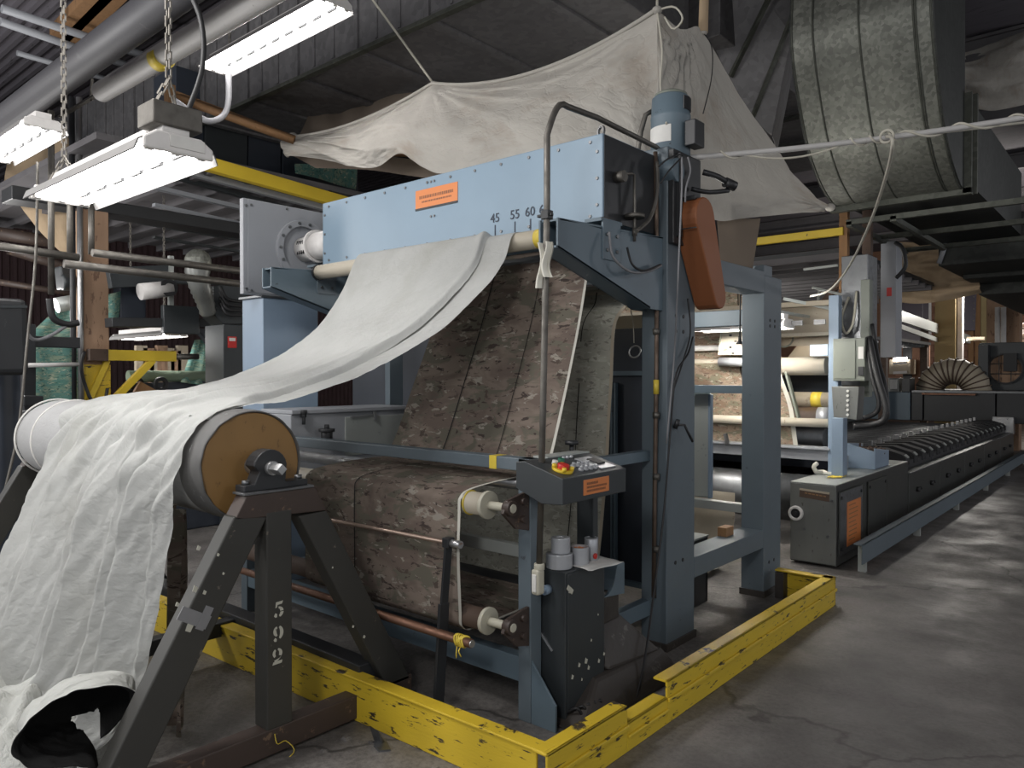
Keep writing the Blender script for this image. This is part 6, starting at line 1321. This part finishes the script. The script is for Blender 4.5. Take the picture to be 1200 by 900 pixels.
for py, m_ in ((421, 'tube_far'), (426, 'lamp_white'), (437, 'lamp_white')):
    g = MB(); g.bar(PY(1047, py, 19.7), PY(1063, py - 1, 19.7), 0.06, 0.06); g.build('lit_strip', m_, t)
for px in (1064, 1075, 1084):
    g = MB(); g.bar(PY(px, 405, 20.4), PY(px, 460, 20.4), 0.2, 0.12, (0, 1, 0)); g.build('post', 'black' if px == 1064 else 'brownbox', t)

t = thing('tilted_lamp', 'lamp with a tilted brown shade and bright upper edge beside the blue entry post', 'lamp', (-2.67, 7.85, 1.993))
g = MB(); g.hexa([(-2.94, 7.8, 1.787), (-2.501, 7.8, 1.771), (-2.511, 7.83, 1.763), (-2.951, 7.83, 1.779), (-2.844, 7.9, 1.956), (-2.534, 7.9, 1.956), (-2.544, 7.93, 1.948), (-2.855, 7.93, 1.949)]); g.build('shade', 'beige', t)
g = MB(); g.cyl((-2.844, 7.9, 1.992), (-2.535, 7.9, 1.982), 0.022, 12); g.build('tube', 'tube_far', t); g = MB(); g.cyl((-2.898, 8, 2.051), (-2.567, 8, 2.039), 0.022, 12); g.build('tube', 'tube_far', t)
g = MB(); g.bar((-2.902, 8.06, 2.1), (-2.586, 8.06, 2.096), 0.02, 0.10); g.build('back_reflector', 'lamp_white', t); g = MB(); g.bar((-2.722, 8, 2.107), (-2.723, 8.1, 2.498), 0.02, 0.02); g.build('hanger', 'zinc', t)

# ------------------------------------------------------------------ left background: pillar, rails, printing range with teal cloth
t = thing('pillar', 'square timber-clad pillar with a yellow painted foot behind the roll', 'pillar', (-9.05, 3.28, 0))
g = MB(); g.box(-9.2, -8.9, 3.145, 3.42, 0, 3.42); g.build('shaft', 'pillar', t, 0.01)
g = MB(); g.box(-9.21, -8.89, 3.137, 3.428, 0.0, 1.72); g.build('painted_foot', 'yellow', t, 0.004)
g = MB(); g.box(-9.3, -8.95, 2.5, 6.0, 3.42, 3.56); g.build('head_beam', 'black', t, 0.01)
t = thing('yellow_bracket', 'yellow steel bracket arm with a diagonal brace fixed to the pillar', 'bracket', (-8.85, 3.3, 1.8))
g = MB(); g.box(-8.86, -8.78, 3.36, 4.12, 1.765, 1.885); g.build('arm', 'yellow_clean', t, 0.004); g = MB(); g.box(-8.87, -8.77, 3.17, 3.36, 1.76, 1.89); g.build('sleeve', 'rust', t, 0.004)
g = MB(); g.bar((-8.82, 3.42, 1.32), (-8.82, 3.86, 1.78), 0.07, 0.075); g.bar((-8.86, 3.20, 1.35), (-8.86, 3.38, 1.77), 0.05, 0.06); g.build('brace', 'yellow_clean', t, 0.004)
g = MB(); g.cyl((-8.82, 4.12, 1.82), (-8.82, 4.40, 1.83), 0.035, 12); g.build('pin', 'conduit', t)
t = thing('drain_pipe', 'dark and silver vertical pipes beside the timber pillar', 'pipe', (-8.88, 3.09, 0))
g = MB(); g.cyl((-8.86, 3.11, 0), (-8.86, 3.11, 4.6), 0.030, 12); g.build('silver_pipe', 'steel', t); g = MB(); g.cyl((-8.90, 3.05, 0), (-8.90, 3.05, 4.6), 0.030, 12); g.build('dark_pipe', 'black', t)
cable('cable', 'tangle of dark cable on the pillar at the yellow bracket', [(-8.75, 3.108, 1.857), (-8.72, 3.063, 1.691), (-8.74, 3.119, 1.463), (-8.74, 3.195, 1.304), (-8.74, 3.299, 1.32), (-8.74, 3.335, 1.46)], 0.018, 'rubber')
def rail(label, pts, r=0.035):
    g = MB(); g.tube(pts, r, 10); o = g.build('pipe_rail', 'conduit'); tag(o, label, 'pipe', 'pipes crossing the left background')
rail('upper rusty pipe crossing from the left edge to the pillar', [(-7.4, 1.917, 2.691), (-7.4, 2.584, 2.663)])
rail('rusty pipe below the big lamp ending at the grey blower', [(-7.2, 2.626, 2.693), (-7.2, 4.089, 2.68)])
rail('lower rusty pipe running to the blue blower column', [(-7, 2.332, 2.542), (-7, 3.975, 2.521)])
for k, (px, y0, y1) in enumerate(((82, 200, 310), (107, 240, 298), (60, 130, 345))):
    g = MB(); g.cyl(PX(px, y0, -7.6), PX(px, y1, -7.6), 0.028, 10); o = g.build('drop_pipe', 'conduit'); tag(o, ('thin upright pipe just left of the timber pillar', 'short dark pipe dropping in front of the timber pillar head', 'tall upright pipe left of the big lamp chain')[k], 'pipe', 'upright pipes in the left background')
# machine with teal cloth
t = thing('print_range', 'black printing range with upright columns behind the left roll end', 'machine', (-8.5, 2.6, 0))
g = MB(); g.bar((-8.4, 2.477, 2.102), (-8.4, 2.463, -0.075), 0.10, 0.12, (1, 0, 0)); g.build('column', 'black', t, 0.006)
g = MB(); g.bar((-8.5, 2.52, 1.939), (-8.5, 2.963, 1.937), 0.1, 0.11); g.build('rail', 'black', t, 0.006)
g = MB(); g.cyl((-8.3, 2.437, 1.699), (-8.3, 2.892, 1.713), 0.022, 10); g.build('thin_roller', 'lamp_white', t)
g = MB(); g.bar((-8, 2.29, 1.125), (-8, 2.451, 1.117), 0.2, 0.30); g.bar((-8, 2.292, 1.363), (-8, 2.453, 1.359), 0.2, 0.10); g.build('valve_block', 'black', t, 0.01)
g = MB(); g.bar((-7.2, 1.802, 1.91), (-7.2, 2.072, 1.914), 0.4, 0.62); dr = g.build('drive_housing', 'black', t, 0.05, 3)
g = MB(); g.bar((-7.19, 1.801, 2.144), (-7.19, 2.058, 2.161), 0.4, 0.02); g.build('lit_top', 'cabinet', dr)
g = MB(); g.bar((-9.3, 3.037, 2.683), (-9.3, 3.211, 2.7), 0.2, 0.26); g.cyl((-9.1, 3.005, 2.617), (-9.1, 3.107, 2.626), 0.09, 16); g.build('motor', 'cabinet', t, 0.02)
g = MB(); g.cyl((-9.3, 3.018, 2.378), (-9.3, 3.289, 2.456), 0.085, 20); g.build('white_roller', 'zinc', t)
def web(label, pts, n=16, mat='teal', name='teal_cloth', parent=None):
    """pts: 4 corners top-left, top-right, bottom-right, bottom-left"""
    a, b, c, d = [Vector(p) for p in pts]; w = (b - a).length; h = (d - a).length
    g = MB(); g.grid([[a.lerp(b, j / n).lerp(d.lerp(c, j / n), i / n) + Vector((0.03 * math.sin(j * .7), 0, 0)) for j in range(n + 1)] for i in range(n + 1)], [[(w * j / n, -h * i / n) for j in range(n + 1)] for i in range(n + 1)])
    o = g.build(name, mat, parent, 0, 2, False); return o if parent else tag(o, label, 'cloth')
web('teal patterned cloth web behind the black columns', [(-8.9, 2.646, 1.955), (-8.9, 3.136, 1.954), (-8.9, 3.129, 0.762), (-8.9, 2.638, 0.711)])
web('upper teal cloth web curving over the range behind the pipes', [(-9.6, 3.115, 2.364), (-9.6, 3.395, 2.443), (-9.35, 3.304, 2.011), (-9.35, 2.731, 2.009)])
web('dark green cloth panel at the far left below the black drive', [(-7.6, 1.962, 1.637), (-7.6, 2.179, 1.63), (-7.6, 2.21, 0.391), (-7.6, 1.954, 0.426)], 8, 'navy', 'dark_panel')
web('slanting teal leaf cloth right of the far small lamp', [(-9.8, 4.843, 2.08), (-9.8, 5.082, 2.089), (-9.3, 4.728, 1.469), (-9.3, 4.417, 1.515)])
web('narrow teal leaf cloth lying along the yellow overhead beam', [(-8.2, 5.162, 4.035), (-8.2, 6.052, 3.943), (-8.2, 6.052, 3.853), (-8.2, 5.162, 3.973)], 8)
t = thing('teal_roll', 'roll of teal cloth in black bearings beyond the white drape', 'roll', (-9.3, 4.3, 1.55))
g = MB(); g.cyl((-9.4, 3.82, 1.59), (-9.4, 4.78, 1.589), 0.07, 20); g.build('cloth', 'teal', t); g = MB(); g.bar((-9.4, 3.82, 1.446), (-9.4, 4.756, 1.467), 0.1, 0.12); g.build('beam', 'navy', t)
for px in (158, 187):
    c = Vector(PX(px, 450, -9.15)); g = MB(); g.ring(c, (1, 0, 0), 0.085, 0.045, 0.06, 20); g.box(c.x, c.x + .06, c.y - .12, c.y + .12, c.z - .11, c.z - .07); g.build('bearing', 'black', t, 0.006)
g = MB(); g.bar((-9, 3.752, 1.471), (-9, 3.967, 1.348), 0.05, 0.14); g.build('wood_chock', 'wood', t)
# dark bridging frame
t = thing('bridge_frame', 'black steel bridge of posts and beams behind the pillar', 'frame', (-8.6, 4.2, 2))
g = MB(); g.bar((-8.85, 3.622, 2.78), (-8.85, 3.618, 2.142), 0.28, 0.2, (1, 0, 0)); g.build('post', 'navy', t, 0.01)
g = MB(); g.bar((-8.6, 3.295, 2.171), (-8.6, 4.87, 2.245), 0.2, 0.10); g.build('beam', 'black', t, 0.006)
g = MB(); g.bar((-8.5, 3.827, 2.233), (-8.5, 4.242, 2.237), 0.08, 0.32); g.build('back_box', 'cabinet', t, 0.01)
g = MB(); g.bar((-8.55, 3.852, 2.661), (-8.55, 4.855, 2.735), 0.1, 0.05); g.bar((-8.55, 3.278, 2.644), (-8.55, 3.949, 2.748), 0.1, 0.22); g.build('upper_beam', 'cabinet', t, 0.006)
g = MB(); g.bar((-8.5, 3.927, 2.954), (-8.5, 3.923, 2.239), 0.05, 0.05, (1, 0, 0)); g.build('hanger', 'zinc', t)
g = MB(); g.prism([((-8.7, 4.3, 2.158)[1], (-8.7, 4.3, 2.158)[2]), ((-8.7, 4.926, 2.188)[1], (-8.7, 4.926, 2.188)[2]), ((-8.7, 4.923, 1.493)[1], (-8.7, 4.923, 1.493)[2]), ((-8.7, 4.509, 1.476)[1], (-8.7, 4.509, 1.476)[2]), ((-8.7, 4.511, 1.91)[1], (-8.7, 4.511, 1.91)[2])], 'x', -8.75, -8.65); g.build('angled_plate', 'navy', t, 0.006)
c = [Vector((-8.4, 3.544, 2.509)), Vector((-8.4, 3.879, 2.575))]; g = MB(); g.cyl(c[0], c[1], 0.09, 24); wr = g.build('cream_roller', 'lamp_white', t); g = MB(); g.ring(c[1] + Vector((0.0, -.05, 0)), (1, 0, 0), 0.095, 0.05, 0.08, 20); g.build('bearing', 'rubber', wr)
t = thing('gear_housing', 'dark angular duct housing beneath the flexible pipe', 'housing', (-8.0, 4.3, 2.3))
pp_ = [(-8, 4.171, 2.599), (-8, 4.585, 2.686), (-8, 4.583, 2.193), (-8, 4.29, 2.177), (-8, 4.17, 2.285)]; g = MB(); g.prism([(p[1], p[2]) for p in pp_], 'x', -8.3, -8.0); g.build('housing', 'cabinet', t, 0.01)
for k in range(4):
    g = MB(); g.tube(spline([PX(258, 336 + k * 6, -7.95), PX(266, 350 + k * 6, -7.9), PX(284, 354 + k * 5, -7.9)], 10), 0.02, 7); g.build('flex_cable', 'rubber', t)
t = thing('flex_pipe', 'grey flexible pipe bending down from a ball joint near the blower', 'pipe', (-8.0, 4.0, 2.6))
pts = spline([(-7.9, 3.937, 2.838), (-7.9, 3.945, 2.663), (-7.9, 3.983, 2.528), (-7.95, 4.046, 2.425), (-8.02, 4.121, 2.283)], 18); g = MB(); g.tube(pts, [0.13 - 0.003 * i + (0.012 if i % 2 else 0) for i in range(19)], 18); g.build('hose', 'steel_box', t)
g = MB(); bmesh.ops.create_uvsphere(g.bm, u_segments=20, v_segments=12, radius=0.14, matrix=Matrix.Translation(Vector((-7.9, 3.946, 2.83)))); sp_ = g.build('ball_joint', 'galv', t)
t = thing('switch_cabinet', 'dark grey cabinet with a small red label beside the blue column', 'cabinet', (-7.6, 4.2, 0))
y0 = (-7.5, 4.021, 1.961)[1]; y1 = (-7.5, 4.296, 1.97)[1]; zt = (-7.5, 4.022, 2.141)[2]
g = MB(); g.box(-7.9, -7.5, y0, y1, 0, zt); sc = g.build('body', 'cabinet', t, 0.006); g = MB(); c = Vector((-7.498, 4.117, 1.955)); g.box(-7.5, -7.494, c.y - .05, c.y + .05, c.z - .06, c.z + .06); g.build('red_label', 'red', sc); g = MB(); g.box(-7.494, -7.492, c.y - .035, c.y + .035, c.z + .012, c.z + .045); g.build('label_stripe', 'paper', sc)
# timber stack and plywood behind the far lamp
t = thing('plank_stack', 'stack of boards standing far behind the yellow bracket', 'boards', (-12, 6, 1))
for k in range(7):
    g = MB(); a = Vector(PX(165 + k * 8, 405 + (k % 3) * 3, -11.6)); g.bar(a, Vector((a.x, a.y, 0)), 0.16, 0.08, (1, 0, 0)); g.build('board', 'pillar' if k % 2 else 'beige', t)
# catwalk beams over the left bay
t = thing('overhead_platform', 'dark overhead platform with a yellow edge beam and pale strips', 'platform', (-8, 4, 3.8))
g = MB(); g.bar((-8, 4.001, 3.947), (-8, 6.066, 3.826), 0.10, 0.15); g.build('edge_beam', 'yellow_clean', t, 0.006)
for k, (a, b, w) in enumerate((((215, 200), (400, 249), 0.07), ((190, 203), (400, 262), 0.05), ((150, 212), (292, 246), 0.05), ((180, 240), (300, 266), 0.04), ((160, 260), (300, 284), 0.035), ((180, 278), (300, 298), 0.03))):
    g = MB(); g.bar(PX(*a, -8.3 - k * .35), PX(*b, -8.3 - k * .35), 0.08, w); g.build('edge_strip', 'grey_panel' if k in (0, 2, 3) else 'cabinet', t)
g = MB(); g.box(-14, -8.1, 3.0, 9.5, 3.98, 4.05); g.build('deck', 'joist', t)
for k in range(12):
    g = MB(); g.box(-14, -8.1, 3.2 + k * .5, 3.28 + k * .5, 3.88, 3.98); g.build('joist', 'joist', t)
t = thing('upper_housing', 'dark box housing standing on the overhead platform', 'housing', (-9, 5, 4.1))
for a, b, t0, t1, m_ in ((238, 290, 125, 200, 'grey_panel'), (290, 330, 128, 212, 'navy'), (205, 240, 110, 190, 'navy'), (330, 420, 120, 225, 'navy')):
    p = PX(a, t0, -9.0); q = PX(b, t1, -9.0)
    g = MB(); g.box(-9.6, -9.0 + (0.02 if a == 238 else 0), p[1] + .01, q[1] - .01, q[2] - .1, p[2] + .35); g.build('panel', 'cabinet' if m_ == 'grey_panel' else m_, t, 0.01)
t = thing('timber_upright', 'orange-brown timber upright below the white overhead pipe', 'post', (-8, 3.7, 4))
g = MB(); g.bar((-8, 3.696, 4.687), (-8, 3.694, 4.325), 0.08, 0.10, (1, 0, 0)); g.build('upright', 'wood', t, 0.004); g = MB(); g.bar((-8, 3.751, 4.594), (-7.6, 5.01, 4.317), 0.06, 0.09); g.build('rail', 'wood', t, 0.004)
web('', [(-8.7, 5.669, 4.402), (-8.7, 6.718, 4.601), (-8.7, 6.687, 4.255), (-8.7, 5.682, 4.281)], 8, 'teal', 'teal_end', bpy.data.objects['upper_housing'])
web('', [(-8.74, 3.35, 2.489), (-8.74, 3.512, 2.55), (-8.74, 3.465, 2.243), (-8.74, 3.349, 2.199)], 6, 'teal', 'teal_strip', bpy.data.objects['bridge_frame'])
# canvas sheet and pipes at the far left
A_ = spline([Vector((-12, 3.317, 4.707)), Vector((-12, 3.844, 5.129)), Vector((-12, 4.269, 4.86))], 24); B_ = spline([Vector((-12, 3.264, 4.229)), Vector((-12, 3.726, 3.595)), Vector((-12, 4.258, 3.132))], 24)
g = MB(); g.grid([[a.lerp(b, i / 20) + Vector((0.15 * noise.noise((k * .2, i * .1, 1)), 0, 0)) for k, (a, b) in enumerate(zip(A_, B_))] for i in range(21)], [[(k / 8, i / 8) for k in range(25)] for i in range(21)]); o = g.build('hanging_canvas', 'tarp_far', None, 0, 2, False); tag(o, 'grey-beige canvas hanging at the far left behind the lamp chain', 'canvas')
for k, (a, b, r_) in enumerate((((10, 292), (95, 318), .10), ((-5, 330), (92, 345), .06), ((-10, 272), (90, 288), .12))):
    g = MB(); g.cyl(PX(*a, -13.0), PX(*b, -13.0), r_ * .8, 12); o = g.build('far_pipe', 'stand_rust'); tag(o, ('middle thick rusty pipe before the maroon wall', 'lowest thin rusty pipe before the maroon wall', 'topmost thick rusty pipe before the maroon wall')[k], 'pipe', 'pipes before the maroon wall')
cable('cable', 'long slack cord hanging past the black drive at the far left', [(-6.5, 1.987, 3.229), (-6.5, 1.971, 2.511), (-6.5, 1.91, 1.859), (-6.5, 1.85, 1.215), (-6.5, 1.77, 0.805), (-6.5, 1.736, 0.65)], 0.010, 'conduit')
cable('cable', 'dark cable arc above the teal cloth at the left', [(-7.6, 2.411, 2.294), (-7.6, 2.438, 2.126), (-7.6, 2.55, 2.07), (-7.6, 2.65, 2.091)], 0.03, 'rubber')
cable('cable', 'pale and dark cable loop under the arc at the left', [(-7.6, 2.207, 2.015), (-7.6, 2.287, 1.92), (-7.6, 2.409, 1.955), (-7.6, 2.593, 2.088)], 0.016, 'cable_grey')
t = thing('yellow_handrail', 'yellow tube handrail behind the left end of the roll', 'rail', (-6.6, 2.2, 0))
g = MB(); g.tube([(-9.228, 2.3, 0.574), (-8.092, 2.3, 0.72)], 0.035, 12); g.build('top_tube', 'yellow_clean', t); g = MB(); g.tube([(-7.65, 2.3, 0.618), (-7.411, 2.3, 0.506), (-7.244, 2.3, 0.421)], 0.035, 12); g.build('leg_tube', 'yellow_clean', t)
t = thing('left_base', 'black machine base on the floor behind the left roll end', 'base', (-7.6, 2.6, 0))
g = MB(); g.box(-8.4, -7.6, 1.9, 4.6, 0.0, 0.95); g.build('base', 'navy', t, 0.02)
